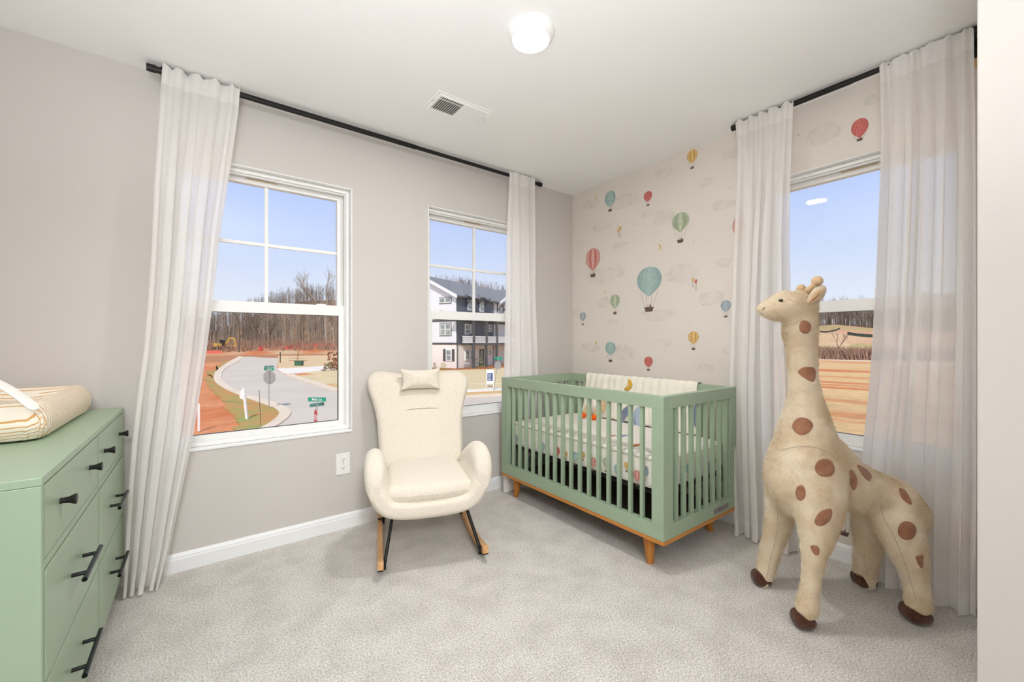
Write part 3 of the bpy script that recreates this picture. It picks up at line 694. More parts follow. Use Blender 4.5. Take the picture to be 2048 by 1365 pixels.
# wooden base
q = MB(); ring_xy(q, KX0-co.x, KX1-co.x, KY0-co.y, KY1-co.y, .150, .170, .03); bevel(q.build('base_frame', M['oakh'], crib), .002)
kb(KX0+.031, KX1-.031, KY0+.031, KY1-.031, .155, .165, 'base_board', M['darkboard'])
for x, y, sx, sy in ((KX0+.075, KY0+.135, -1, -1), (KX1-.075, KY0+.135, 1, -1), (KX0+.075, KY1-.10, -1, 1), (KX1-.075, KY1-.10, 1, 1)):
    lx, ly = x-co.x, y-co.y
    MB().tube([(lx, ly, .151), (lx+sx*.002, ly+sy*.004, .10), (lx+sx*.007, ly+sy*.012, .004), (lx+sx*.007, ly+sy*.012, .0)], [.030, .028, .0185, .0165], 20).build('leg', M['oak'], crib, 'auto')
# screw caps on the far post of the near end, pewter badge
for z in (.70, .52, .37): MB().lathe([(.008, 0), (.0075, -.002), (.002, -.0025)], (KX1-PW-.018-co.x, KY0+.001-co.y, z), 14, 'y').build('bolt', M['chrome'], crib, 'auto')
bd = MB().box(2.252-co.x, 2.412-co.x, KY0-.002-co.y, KY0+.0005-co.y, .186, .213, .0008).build('badge', M['badge'], end_rail)
MB().box(2.309-co.x, 2.3125-co.x, KY0-.0024-co.y, KY0-.0018-co.y, .187, .212).build('badge_groove', M['dark'], end_rail)
# spring support
q = MB(); z0 = .366
ring_xy(q, KX0+.045-co.x, KX1-.045-co.x, KY0+.042-co.y, KY1-.042-co.y, z0, z0+.016, .016)
sp = q.build('mattress_support', M['black'], crib)
q = MB()
for k in range(9): y = lerp(KY0+.1, KY1-.1, k/8)-co.y; q.tube([(KX0+.05-co.x, y, z0+.008), (KX1-.05-co.x, y, z0+.008)], .0025, 6)
for k in range(6): x = lerp(KX0+.1, KX1-.1, k/5)-co.x; q.tube([(x, KY0+.05-co.y, z0+.010), (x, KY1-.05-co.y, z0+.010)], .0025, 6)
q.build('spring_wire', M['black'], sp)
for y in (KY0+.06, KY1-.06): 
    for x in (KX0+.055, KX1-.055): MB().box(x-.008-co.x, x+.008-co.x, y-.02-co.y, y+.02-co.y, z0-.05, z0+.05).build('bracket', M['black'], sp)

# mattress with printed sheet
mx0, mx1, my0, my1, mz0, mz1 = KX0+.046, KX1-.046, KY0+.044, KY1-.044, .383, .549
mt = MB(); mc = ((mx0+mx1)/2, (my0+my1)/2)
def fm(u, v):
    a = 2*PI*u; c, s = math.cos(a), math.sin(a); e = .10; x = math.copysign(abs(c)**e, c); y = math.copysign(abs(s)**e, s); hx, hy = (mx1-mx0)/2, (my1-my0)/2
    if v < .1: k = v/.1*.97; return (x*hx*k, y*hy*k, 0)
    if v < .5:
        t = (v-.1)/.4; k = 1-.03*(abs(2*t-1)**6); g = .0025*math.sin(a*31)*(1-t)
        return (x*(hx*k+g), y*(hy*k+g), t*(mz1-mz0))
    t = (v-.5)/.5; k = .97*(1-t); return (x*hx*k, y*hy*k, mz1-mz0+.006*(1-k*k)+.0015*math.sin(x*k*22)*math.sin(y*k*31))
mt.grid(120, 44, fm, closed=True); mattress = mt.build('crib_mattress', M['cotton'], None, 'auto'); mattress.location = (*mc, mz0)
tag(mattress, 'crib mattress in a white sheet printed with balloons', 'mattress')
pp = []; 
for k in range(64):
    a = 2*PI*k/64; c, s = math.cos(a), math.sin(a); e = .1
    pp.append((math.copysign(abs(c)**e, c)*((mx1-mx0)/2+.001), math.copysign(abs(s)**e, s)*((my1-my0)/2+.001), mz1-mz0-.012))
MB().tube(pp+[pp[0]], .0022, 6, cap=False).build('piping', M['seam'], mattress, True)
def mprint(px, py, kind, face, size=.032):
    if face == 'front': p = onX(px, py, mx0-.0008); P = lambda a, z, e=0: (mx0-.0012-e-mc[0], p.y-a-mc[1], z-mz0)
    else: p = onY(px, py, my0-.0008); P = lambda a, z, e=0: (p.x+a-mc[0], my0-.0012-e-mc[1], z-mz0)
    z = min(max(p.z, mz0+.05), mz1-.04)
    balloon_print((0, 1, 0, 1, 1), kind, mattress, (P, size*.5, z+size*.62, z-size*.5, z-size*.95))
for x, y, k in ((155, 580, 'blue'), (222, 590, 'dots'), (318, 635, 'teal'), (407, 665, 'dots'), (460, 650, 'gold'), (517, 705, 'teal'), (625, 725, 'red'), (565, 640, 'gold'),
                (775, 770, 'teal'), (828, 705, 'gold'), (893, 815, 'red'), (268, 600, 'gold'), (705, 690, 'green'), (935, 740, 'blue')):
    mprint(980+x*.3297, 700+y*.3297, k, 'front', .052 if k not in ('gold',) else .034)
for x, y, k in ((1105, 785, 'dots'), (1203, 725, 'teal'), (1260, 760, 'gold'), (1335, 790, 'blue'), (1378, 680, 'green')):
    mprint(980+x*.3297, 700+y*.3297, k, 'end', .048)
def topprint(px, py, w_, col, name='sheet_print'):
    p = onZ(px, py, mz1+.008); v = [(p.x+w_*math.cos(a)*1.5-mc[0], p.y+w_*math.sin(a)*.5-mc[1], mz1-mz0+.0075) for a in [2*PI*k/12 for k in range(12)]]
    m_ = MB(); m_.v = v; m_.f = [tuple(range(12))]; m_.build(name, M['print'], mattress, cols=[lin(*col)]*12, fix=False)
topprint(1222, 872, .03, (206, 150, 130)); topprint(1244, 872, .035, (150, 170, 196)); topprint(1271, 890, .03, (222, 140, 96)); topprint(1120, 862, .02, (200, 190, 170))

# blanket over the back rail
bl = MB(); by0, by1 = 1.352, 2.282
def fb(u, v):
    y = lerp(by1, by0, u); s = v*1.14; xi = KX1-PW-.007; xo = KX1+.007; zt = KT+.007
    wv = .0035*math.sin(u*95+2*math.sin(v*9))+.002*math.sin(u*41+v*5)
    L1 = .321                                         # inside drop
    if s < L1: z = zt-(L1-s); k = (L1-s)/L1; x = xi-wv-.020*k**2-.008*math.sin(u*9+1)*k; 
    elif s < L1+.05: k = (s-L1)/.05; x = lerp(xi, xo, k); z = zt+.005*math.sin(PI*k)+wv*.6
    else: k = (s-L1-.05); x = xo+wv+.004; z = zt-k*.55
    y += .01*math.sin(v*7)*(.3+u)-.035*(u > .0)*max(0, .315-s)/.315*(1-u)*-1
    return (x, y, z)
bl.grid(180, 60, fb); blanket = bl.build('blanket', M['quilt'], None, True, fix=False); md = blanket.modifiers.new('thick', 'SOLIDIFY'); md.thickness = .003; md.offset = 0
tag(blanket, 'cream muslin blanket with moon and balloon patches draped over the crib back rail', 'blanket')
def applique(name, pts, m, xo=.0):
    """flat shape sewn on the inside face of the blanket; pts in picture places"""
    P = [onX(px, py, KX1-PW-.010-xo) for px, py in pts]; n = len(P); c = sum(P, Vector())/n
    def drop(p, ex):
        k = max(0, (KT+.007-p.z))/.315; y = p.y; u = (by1-y)/(by1-by0)
        wv = .0035*math.sin(u*95); return Vector((KX1-PW-.0145-.020*k*k-.008*math.sin(u*9+1)*k-ex, p.y, p.z))
    m_ = MB(); rings = []; 
    for s_, ex in ((1, 0), (.97, .004), (.6, .005), (.25, .005)): rings += [drop(c+(p-c)*s_, ex) for p in P]
    m_.add(rings+[drop(c, .005)], [(j*n+i, j*n+(i+1) % n, (j+1)*n+(i+1) % n, (j+1)*n+i) for j in range(3) for i in range(n)]+[(3*n+i, 3*n+(i+1) % n, 4*n) for i in range(n)])
    return m_.build(name, m, blanket, True)
S3 = 180/1755
mo = smooth_poly([(1140+x*S3, 740+y*S3) for x, y in ((1158, 182), (1200, 215), (1222, 285), (1205, 350), (1160, 400), (1110, 408), (1062, 375), (1110, 350), (1145, 310), (1155, 260), (1143, 215))], 40)
applique('moon_patch', mo, M['mustard'])
def arcpoly(a, b): return smooth_poly([(1140+x*S3, 740+y*S3) for x, y in a+b[::-1]], 36)
applique('balloon_stripe', arcpoly([(1230, 690), (1110, 720), (1030, 800), (985, 920), (975, 1080), (990, 1190), (1030, 1240)], [(1240, 715), (1150, 790), (1110, 880), (1080, 1000), (1055, 1120), (1045, 1200), (1035, 1240)]), M['navy'])
applique('balloon_stripe', arcpoly([(1310, 740), (1255, 850), (1215, 980), (1195, 1120), (1200, 1225), (1240, 1258)], [(1400, 720), (1450, 800), (1480, 950), (1485, 1080), (1440, 1200), (1340, 1258)]), M['paleblue'])
applique('balloon_stripe', [(1140+x*S3, 740+y*S3) for x, y in ((1320, 760), (1290, 860), (1240, 1000), (1215, 1120), (1215, 1215), (1250, 1235), (1310, 1225), (1340, 1100), (1345, 950), (1335, 830))], M['navy'], .001)
applique('basket_patch', [(1140+x*S3, 740+y*S3) for x, y in ((1010, 1300), (1040, 1270), (1110, 1255), (1160, 1250), (1150, 1300), (1120, 1325), (1050, 1330))], M['paleblue'])
applique('balloon_patch', smooth_poly([(1400-2, 818-15), (1396, 800), (1390, 812), (1388, 835), (1392, 852), (1400, 860), (1404, 840)], 20), M['navy'])

# plush bird with orange feet leaning on the blanket
pc = onX(1195, 822, 2.415); bird = empty('plush_toy', 'cream plush toy with orange feet sitting in the crib corner', 'soft toy', (pc.x, pc.y, mz1+.008))
bz = mz1+.008
q = MB(); q.ell((0, 0, .098), (.05, .062, .088), 24, 16); q.build('body', M['cotton'], bird, True)
q = MB(); q.ell((-.012, 0, .19), (.036, .038, .036), 20, 12); q.build('head', M['cotton'], bird, True)
for s in (-1, 1): 
    e_ = MB(); e_.ell((-.004, s*.056, .10), (.03, .016, .055), 16, 10); e_.build('wing', M['felt'], bird, True)
for s, py_ in ((1, 0), (-1, 0)):
    q = MB(); q.tube([(-.03, s*.045, .10), (-.06, s*.050, .075), (-.085, s*.052, .035)], [.019, .018, .016], 14); q.ell((-.085, s*.052, .035), (.016, .016, .016), 12, 8)
    q.build('leg', M['felt'], bird, True)
    f_ = MB(); f_.ell((-.10, s*.054, .020), (.026, .021, .020), 18, 12); f_.build('foot', M['orange'], bird, True)
b_ = MB(); b_.tube([(-.045, 0, .187), (-.072, 0, .182)], [.011, .002], 10); b_.build('beak', M['orange'], bird, True)
# folded cloth corner left of the toy
q = MB(); o_ = onX(1172, 850, 2.43); 
pts = [onX(1160, 851, 2.36), onX(1186, 858, 2.30), onX(1192, 800, 2.41), onX(1178, 826, 2.43)]
q.pad([(0, 0), (.11, .0), (.12, .05), (.075, .15), (.06, .15)], .012, .01, lambda x, y, t: (2.455+t-.25*(.15-y)*.3, 2.255-x, mz1+.010+y), inner=3)
cl = q.build('folded_cloth', M['felt'], None, True); tag(cl, 'tan folded cloth standing in the far left corner of the crib', 'cloth')

# ================================================================ ROCKING CHAIR
ex = Vector((.9452, -.3263, 0)); ey = Vector((.3263, .9452, 0)); OC = Vector((.949, 1.919, 0))
ch = empty('rocking_chair', 'cream boucle rocking chair with pale wood rockers', 'rocking chair', OC, math.atan2(ex.y, ex.x))
def backy(z): return .40+.22*((z-.36)/.56)
ol = smooth_poly([(-.18, .33), (-.245, .40), (-.268, .50), (-.275, .60), (-.285, .68), (-.305, .76), (-.332, .84), (-.336, .90), (-.305, .940), (-.25, .948), (-.18, .938), (-.10, .925), (-.02, .922), (.06, .925),
                  (.14, .938), (.21, .944), (.262, .930), (.292, .890), (.287, .83), (.263, .76), (.245, .68), (.236, .60), (.232, .50), (.212, .40), (.15, .33)], 90)
q = MB(); q.pad(ol, .048, .042, lambda x, z, t: (x, backy(z)+t-.35*max(0, z-.55)*(x+.02)**2/.09*.22, z), crown=.22, inner=10, arc=6)
q.build('backrest', M['boucle'], ch, True)
q = MB(); q.tube([(-.13, backy(.715)-.0575, .712), (-.08, backy(.722)-.060, .721), (-.02, backy(.724)-.0605, .724), (.05, backy(.722)-.0595, .722), (.095, backy(.718)-.058, .717)], [.0008, .0022, .0024, .0022, .0008], 6)
q.build('seam', mat('grey crease thread', (170, 160, 145), .9, var=.1, vscale=60), ch, True)
def armtop(y): return interp(((-.075, .46), (-.06, .52), (-.03, .572), (.02, .597), (.08, .600), (.16, .585), (.26, .53), (.34, .47), (.42, .42)), y)
def thick(y): return interp(((-.075, .02), (-.066, .034), (-.05, .045), (-.02, .051), (.1, .052), (.3, .048), (.42, .03)), y)
def shell():
    m_ = MB(); ys = [-.075, -.071, -.063, -.05, -.03, 0, .04, .09, .15, .21, .27, .33, .38, .42]; n = 0; rings = []
    for y in ys:
        t = thick(y); zt = armtop(y)-t; cxm = -.022; fl = .0 if y < .2 else .035*(y-.2)/.22
        def side(s):
            X = (.262-fl)
            return [(s*X*1.02, zt), (s*(X+.004), zt-.05), (s*(X-.004), lerp(zt, .36, .5)), (s*(X-.022), .375), (s*(X-.05), .335), (s*(X-.095), .312)]
        c = [(cxm+x, z) for x, z in side(-1)] + [(cxm, .306)] + [(cxm+x, z) for x, z in side(1)[::-1]]
        c = [Vector((a, b)) for a, b in c]; N_ = len(c); outr, inr = [], []
        for i, p in enumerate(c):
            d = (c[min(i+1, N_-1)]-c[max(i-1, 0)]).normalized(); nn = Vector((d.y, -d.x))      # outward/down
            outr.append(p+nn*t*(1.0)); inr.append(p-nn*t)
        def cap(i, sg):
            p = c[i]; d = (c[1]-c[0]).normalized() if i == 0 else (c[-1]-c[-2]).normalized(); nn = Vector((d.y, -d.x)); e = -d if i == 0 else d
            return [p+(nn*math.cos(a)+e*math.sin(a))*t for a in (PI*.25, PI*.5, PI*.75)]
        ring = outr + cap(N_-1, 1) + inr[::-1] + [p for p in cap(0, 1)[::-1]]
        rings.append([(p.x, y, p.y) for p in ring]); n = len(ring)
    vs = [p for r in rings for p in r]; R = len(rings)
    m_.add(vs, [(j*n+i, j*n+(i+1) % n, (j+1)*n+(i+1) % n, (j+1)*n+i) for j in range(R-1) for i in range(n)])
    # close the ends along the band
    h = n//2; 
    for j, flip in ((0, 0), (R-1, 1)):
        N_ = 13; 
        for i in range(N_-1):
            a, b, c_, d_ = i, i+1, N_+3+(N_-1-(i+1)), N_+3+(N_-1-i)
            f = (j*n+a, j*n+b, j*n+c_, j*n+d_); m_.f.append(f[::-1] if flip else f)
        for ring_ in ((N_-1, N_, N_+1, N_+2, N_+3), (2*N_+2+1-0, 2*N_+4, 2*N_+5, 0, 2*N_+2)):
            pass
        m_.f.append(tuple(j*n+k for k in (N_-1, N_, N_+1, N_+2, N_+3))); m_.f.append(tuple(j*n+k for k in (2*N_+2, 2*N_+3, 2*N_+4, 2*N_+5, 0)))
    o = m_.build('seat_shell', M['boucle'], ch, True); subsurf(o, 2)
shell()
so = smooth_poly([(-.215, -.045), (-.13, -.062), (-.02, -.066), (.09, -.062), (.175, -.045), (.190, .0), (.185, .2), (.165, .36), (.05, .385), (-.02, .388), (-.1, .385), (-.21, .36), (-.228, .2), (-.232, 0)], 72)
q = MB(); q.pad(so, .047, .044, lambda x, y, t: (x, y, .388+t+(.02*(y/.38) if t > 0 else 0)), crown=.32, inner=10, arc=7); q.build('seat_cushion', M['boucle'], ch, True)
q = MB(); q.pad(so, .002, .002, lambda x, y, t: ((x+.02)*1.006-.02, (y-.16)*1.006+.16, .386+t), inner=2, arc=2); q.build('piping', M['boucle'], ch, True)
po = smooth_poly([(-.142, .838), (-.09, .846), (-.02, .845), (.05, .846), (.10, .840), (.088, .87), (.090, .93), (.098, .968), (.04, .960), (-.03, .957), (-.09, .959), (-.145, .966), (-.132, .93), (-.130, .87)], 60)
q = MB(); q.pad(po, .020, .016, lambda x, z, t: (x, .502+.10*(z-.84)+t, z), crown=.85, inner=8, arc=5); q.build('head_pillow', M['boucle'], ch, True)
for s, xc in ((-1, -.262), (1, .250)):
    m_ = MB(); ys = [-.075+.83*k/24 for k in range(25)]; vs = []
    for y in ys:
        zb = .05*((y-.34)/.415)**2; h = .040
        for (dx, dz) in ((-.0145, 0), (.0145, 0), (.0145, h), (-.0145, h)): vs.append((xc+dx, y, zb+.004+dz))
    m_.add(vs, [(i*4+k, i*4+(k+1) % 4, i*4+4+(k+1) % 4, i*4+4+k) for i in range(24) for k in range(4)]+[(3, 2, 1, 0), (96, 97, 98, 99)])
    rk = bevel(m_.build('rocker', M['rocker'], ch, 'auto'), .003)
    m_ = MB(); vs = []
    for y in ys:
        zb = .05*((y-.34)/.415)**2
        for (dx, dz) in ((-.0135, 0), (.0135, 0), (.0135, .0038), (-.0135, .0038)): vs.append((xc+dx, y, zb+dz))
    m_.add(vs, [(i*4+k, i*4+(k+1) % 4, i*4+4+(k+1) % 4, i*4+4+k) for i in range(24) for k in range(4)]+[(3, 2, 1, 0), (96, 97, 98, 99)])
    m_.build('rubber_strip', M['dark'], rk)
    xi = xc-s*.018; xt = -.022+(xc+.022)*.72
    lg = MB().tube([(xi, -.03, .055), (xt, .12, .272)], .0085, 12).build('leg', M['black'], ch, 'auto')
    MB().tube([(xi, -.028, .035), (xi, -.03, .075)], .009, 10).build('leg_bracket', M['black'], lg, 'auto')
    MB().box(min(xi, xc+s*.012), max(xi, xc+s*.012), -.036, -.018, .0715, .076, .001).build('bracket_plate', M['black'], lg)
    lg = MB().tube([(xi, .50, .052), (xt, .36, .272)], .0085, 12).build('leg', M['black'], ch, 'auto')
    MB().tube([(xi, .49, .035), (xi, .50, .07)], .009, 10).build('leg_bracket', M['black'], lg, 'auto')
    MB().box(min(xi, xc+s*.012), max(xi, xc+s*.012), .49, .508, .062, .067, .001).build('bracket_plate', M['black'], lg)
    MB().tube([(xt, .11, .268), (xt, .37, .268)], .008, 10).build('leg_rail', M['black'], ch, 'auto')

# ================================================================ GIRAFFE
S7 = 1/1.796
def g7(x, y): return (1440+x*S7, 520+y*S7)
gir = empty('plush_giraffe', 'large standing plush giraffe with brown patches by the right window', 'soft toy', (2.19, .60, 0))
GO = Vector(gir.location)
def chain(m_, pts, step=.35):
    """pts: (x, y in the zoomed picture, depth, radius in zoomed px, depth stretch)"""
    P = [(atD(*g7(a, b), d), r*S7*d/F, k) for a, b, d, r, k in pts]
    fw = Vector((SS, CC, 0)); R = Matrix.Rotation(-math.atan2(SS, CC), 3, 'Z')
    for (p, r, k), (p2, r2, k2) in zip(P, P[1:]):
        n = max(2, int((p2-p).length/(min(r, r2)*step)))
        for i in range(n+1):
            t = i/n; rr = lerp(r, r2, t); m_.ell(lerp(p, p2, t)-GO, (rr, rr*lerp(k, k2, t), rr), 14, 9, R)
def gbody():
    m_ = MB()
    # head and muzzle
    chain(m_, [(148, 176, 1.80, 17, 1.0), (165, 182, 1.80, 24, 1.1), (200, 178, 1.80, 40, .95), (250, 168, 1.80, 56, .85), (290, 168, 1.80, 58, .85)])
    chain(m_, [(140, 172, 1.80, 11, 1.3), (180, 160, 1.80, 22, 1.0), (230, 148, 1.80, 38, .9)])
    # neck
    chain(m_, [(296, 175, 1.80, 50, .9), (285, 250, 1.80, 58, .9), (292, 310, 1.80, 50, .9), (299, 400, 1.795, 46, .92), (303, 490, 1.79, 53, .95), (308, 570, 1.79, 74, .95), (306, 640, 1.785, 96, .95)])
    # chest, shoulders
    chain(m_, [(306, 660, 1.785, 98, 1.0), (300, 730, 1.785, 116, 1.0), (285, 790, 1.785, 112, 1.05), (300, 830, 1.785, 105, 1.0)])
    chain(m_, [(360, 700, 1.785, 86, 1.0), (440, 800, 1.79, 92, 1.0), (520, 830, 1.80, 82, 1.1), (600, 860, 1.80, 84, 1.2), (630, 900, 1.80, 86, 1.2)])
    # near front leg
    chain(m_, [(345, 770, 1.73, 100, .8), (352, 850, 1.70, 94, .75), (355, 920, 1.68, 78, .75), (348, 990, 1.665, 58, .85), (337, 1050, 1.655, 42, .95), (329, 1120, 1.65, 31, 1.0), (322, 1190, 1.645, 30, 1.0), (310, 1258, 1.64, 36, 1.0)])
    # far front leg
    chain(m_, [(240, 780, 1.85, 70, .8), (222, 860, 1.88, 56, .85), (212, 930, 1.90, 46, .9), (196, 1000, 1.92, 38, .95), (172, 1080, 1.93, 31, 1.0), (156, 1145, 1.93, 31, 1.0)])
    # near hind leg
    chain(m_, [(620, 880, 1.76, 84, .85), (640, 950, 1.72, 82, .75), (665, 1020, 1.70, 66, .8), (690, 1090, 1.685, 48, .9), (706, 1160, 1.68, 38, .95), (709, 1240, 1.675, 40, 1.0)])
    # far hind leg
    chain(m_, [(590, 870, 1.85, 80, .8), (535, 930, 1.88, 58, .8), (535, 1000, 1.90, 50, .85), (527, 1060, 1.91, 42, .9), (520, 1110, 1.92, 36, 1.0), (520, 1148, 1.92, 38, 1.0)])
    # tail stub on the far side of the rump
    chain(m_, [(690, 860, 1.83, 18, 1), (716, 905, 1.86, 13, 1), (722, 960, 1.87, 10, 1)])
    o = m_.build('body', M['plush'], gir, True)
    md = o.modifiers.new('remesh', 'REMESH'); md.mode = 'VOXEL'; md.voxel_size = .0095; md.use_smooth_shade = True
    md = o.modifiers.new('smooth', 'SMOOTH'); md.factor = .5; md.iterations = 7
    dg = bpy.context.evaluated_depsgraph_get(); me = bpy.data.meshes.new_from_object(o.evaluated_get(dg))
    o.modifiers.clear(); old = o.data; o.data = me; bpy.data.meshes.remove(old)
    me.materials.clear(); me.materials.append(M['plush'])
    for v in me.vertices:
        p = v.co; v.co = p+v.normal*(.0035*noise.noise(p*28)+.0018*noise.noise(p*70))
    me.update()
    for p in me.polygons: p.use_smooth = True
    return o
gb = gbody()
gbm = bmesh.new(); gbm.from_mesh(gb.data); GT = BVHTree.FromBMesh(gbm)
def hit(x, y, off=.002):
    px, py = g7(x, y); d = ray(px, py).normalized(); h = GT.ray_cast(EYEV-GO, d)
    if h[0] is None:
        q = atD(px, py, 1.74)-GO; h = GT.find_nearest(q)
    n = h[1]; 
    return h[0]+n*off, n
SPOTS = [[(305, 217), (322, 228), (326, 245), (318, 262), (300, 265), (286, 253), (285, 235), (291, 221)],
         [(280, 403), (300, 386), (335, 387), (343, 410), (335, 437), (305, 426)],
         [(260, 595), (275, 572), (300, 567), (325, 578), (334, 598), (318, 622), (292, 630), (268, 618)],
         [(340, 748), (352, 722), (378, 714), (402, 725), (412, 755), (400, 776), (372, 780), (350, 770)],
         [(271, 835), (280, 813), (296, 811), (307, 828), (306, 850), (294, 865), (280, 860)],
         [(339, 938), (358, 906), (392, 894), (402, 904), (396, 932), (372, 954), (350, 955)],
         [(325, 1028), (350, 1029), (357, 1045), (350, 1062), (336, 1056)],
         [(462, 762), (472, 754), (487, 775), (491, 800), (482, 828), (468, 810)],
         [(492, 737), (518, 748), (543, 775), (536, 796), (515, 780), (500, 758)],
         [(642, 824), (658, 824), (676, 848), (688, 878), (676, 876), (652, 856)],
         [(638, 975), (646, 950), (670, 939), (696, 950), (704, 976), (690, 1002), (664, 1006), (645, 994)],
         [(702, 1070), (716, 1062), (727, 1062), (727, 1106), (716, 1102)]]
def patch(pl):
    out = smooth_poly(pl, 28); cx = sum(p[0] for p in out)/28; cy = sum(p[1] for p in out)/28; vs = []; K = (1.0, .985, .93, .7, .45, .2); of = (-.002, .0028, .0045, .0045, .0045, .0045)
    for k, o_ in zip(K, of): 
        for p in out: vs.append(hit(cx+(p[0]-cx)*k, cy+(p[1]-cy)*k, o_)[0])
    vs.append(hit(cx, cy, .0045)[0]); n = 28
    m_ = MB(); m_.add(vs, [(j*n+i, j*n+(i+1) % n, (j+1)*n+(i+1) % n, (j+1)*n+i) for j in range(len(K)-1) for i in range(n)]+[((len(K)-1)*n+i, (len(K)-1)*n+(i+1) % n, len(K)*n) for i in range(n)])
    m_.build('patch', M['spot'], gir, True)
    return out
outs = [patch(p) for p in SPOTS]
# patches on the far flank, mirrored through the body
def far_patch(c, r):
    fw = Vector((SS, CC, 0)); rt = Vector((CC, -SS, 0)); vs = []; n = 18
    for k, o_ in ((1, -.002), (.97, .003), (.5, .0045), (.05, .0045)):
        for i in range(n):
            a = 2*PI*i/n; q = c+rt*r*k*math.cos(a)+Vector((0, 0, 1))*r*k*1.1*math.sin(a)+fw*1.0; h = GT.ray_cast(q, -fw)
            if h[0] is None: h = GT.find_nearest(q-fw*.85)
            vs.append(h[0]+h[1]*o_)
    m_ = MB(); m_.add(vs, [(j*n+i, j*n+(i+1) % n, (j+1)*n+(i+1) % n, (j+1)*n+i) for j in range(3) for i in range(n)]+[tuple(range(3*n, 4*n))]); m_.build('patch', M['spot'], gir, True)
for x, y, r in ((303, 330, .022), (300, 520, .03), (330, 690, .036), (410, 800, .034), (560, 860, .036), (660, 900, .034)): far_patch(atD(*g7(x, y), 1.8)-GO, r)
# seams
def seam(pts):
    P = [hit(x, y, .0008)[0] for x, y in smooth_open(pts, 26)]; MB().tube(P, .0016, 5).build('seam', M['seam'], gir, True)
def smooth_open(pts, n):
    res = []
    for i in range(n+1):
        t = i/n*(len(pts)-1); a = min(int(t), len(pts)-2); f = t-a
        p0, p1, p2, p3 = (Vector(pts[max(0, min(len(pts)-1, a+j))]) for j in (-1, 0, 1, 2))
        res.append(tuple(.5*((2*p1)+(p2-p0)*f+(2*p0-5*p1+4*p2-p3)*f*f+(3*p1-p0-3*p2+p3)*f**3)))
    return res
seam([(228, 238), (262, 230), (296, 212)]); seam([(222, 684), (270, 672), (330, 672), (385, 690), (430, 722)])
seam([(203, 860), (207, 930), (200, 1000), (180, 1080), (168, 1140)]); seam([(575, 870), (590, 930), (632, 1010), (664, 1090), (690, 1170), (705, 1225)])
seam([(520, 925), (548, 880), (580, 850)]); seam([(518, 1060), (522, 1100), (530, 1130)])
seam([(131, 170), (140, 166), (158, 172)])
# hooves
def hoof(x, y0, y1, hw, d, tilt):
    c = atD(*g7(x, (y0+y1)/2), d)-GO; px2 = S7*d/F; rx = hw*px2; hz = (y1-y0)/2*px2; rt = Vector((CC, -SS, 0)); fw = Vector((SS, CC, 0)); zf = -GO.z
    m_ = MB(); n = 28
    def f(u, v):
        a = 2*PI*u; c_, s_ = math.cos(a), math.sin(a); e = .62
        X = math.copysign(abs(c_)**e, c_); Y = math.copysign(abs(s_)**e, s_); t = v
        k = math.sin(PI*min(1, max(0, t)))**.28 if 0 < t < 1 else .02
        z = .001+hz*2*t; z += tilt*(-X)*.010*t
        q = c+rt*(X*rx*k)+fw*(Y*rx*.92*k); return (q.x, q.y, z)
    m_.grid(n, 14, f, closed=True); m_.v.append(tuple(sum((Vector(v) for v in m_.v[:n]), Vector())/n)); m_.v.append(tuple(sum((Vector(v) for v in m_.v[13*n:14*n]), Vector())/n))
    for i in range(n): m_.f.append((n*14, (i+1) % n, i)); m_.f.append((n*14+1, 13*n+i, 13*n+(i+1) % n))
    return m_.build('hoof', M['hoof'], gir, True)
hoof(298, 1266, 1325, 37, 1.645, 1); hoof(148, 1120, 1170, 31, 1.93, 1); hoof(702, 1244, 1304, 43, 1.68, 1); hoof(517, 1124, 1176, 36, 1.92, 1)
# ear, horns, eyes
def ear(sd, d):
    ctr = atD(*g7(344, 128), d)-GO; a0 = atD(*g7(312, 158), d)-GO; a1 = atD(*g7(376, 98), d+sd*.03)-GO; ax = (a1-a0); L_ = ax.length; ax.normalize()
    fw = Vector((SS, CC, 0)); nrm = (fw*-1); up = ax.cross(nrm).normalized(); nrm = up.cross(ax)
    prof = smooth_poly([(0, .0), (.15, .14), (.4, .26), (.7, .26), (.92, .14), (1.0, 0), (.92, -.13), (.7, -.22), (.4, -.2), (.15, -.1)], 36)
    m_ = MB(); m_.pad([(p[0], p[1]) for p in prof], .006, .006, lambda x, y, t: a0+ax*x*L_+up*(y*L_)+nrm*(t-.9*y*y*L_*1.2), inner=6, arc=4); e_ = m_.build('ear', M['plush'], gir, True)
    pr2 = [(.08+p[0]*.80, p[1]*.72) for p in prof]
    m_ = MB(); m_.pad(pr2, .0015, .001, lambda x, y, t: a0+ax*x*L_+up*(y*L_)+nrm*(t+.0068*(-sd if sd > 0 else 1)-.9*y*y*L_*1.2), inner=6, arc=2); m_.build('inner_ear', M['felt'], e_, True)
    MB().tube([a0+ax*L_*.12+nrm*.009, a0+ax*L_*.40+nrm*.0095+up*.002, a0+ax*L_*.68+nrm*.009], [.0015, .003, .001], 6).build('ear_fold', M['spot'], e_, True)
ear(-1, 1.745); ear(1, 1.86)
def horn(x0, y0, x1, y1, r, d0, d1):
    a = atD(*g7(x0, y0), d0)-GO; b = atD(*g7(x1, y1), d1)-GO; rr = r*S7*d1/F
    h = MB().tube([a, lerp(a, b, .5), b], [rr*.62, rr*.48, rr*.46], 14).build('horn', M['felt'], gir, True); MB().ell(b, (rr, rr, rr), 20, 14).build('horn_tip', M['felt'], h, True)
horn(310, 116, 349, 77, 18.5, 1.765, 1.755); horn(285, 122, 291, 103, 15, 1.835, 1.845)
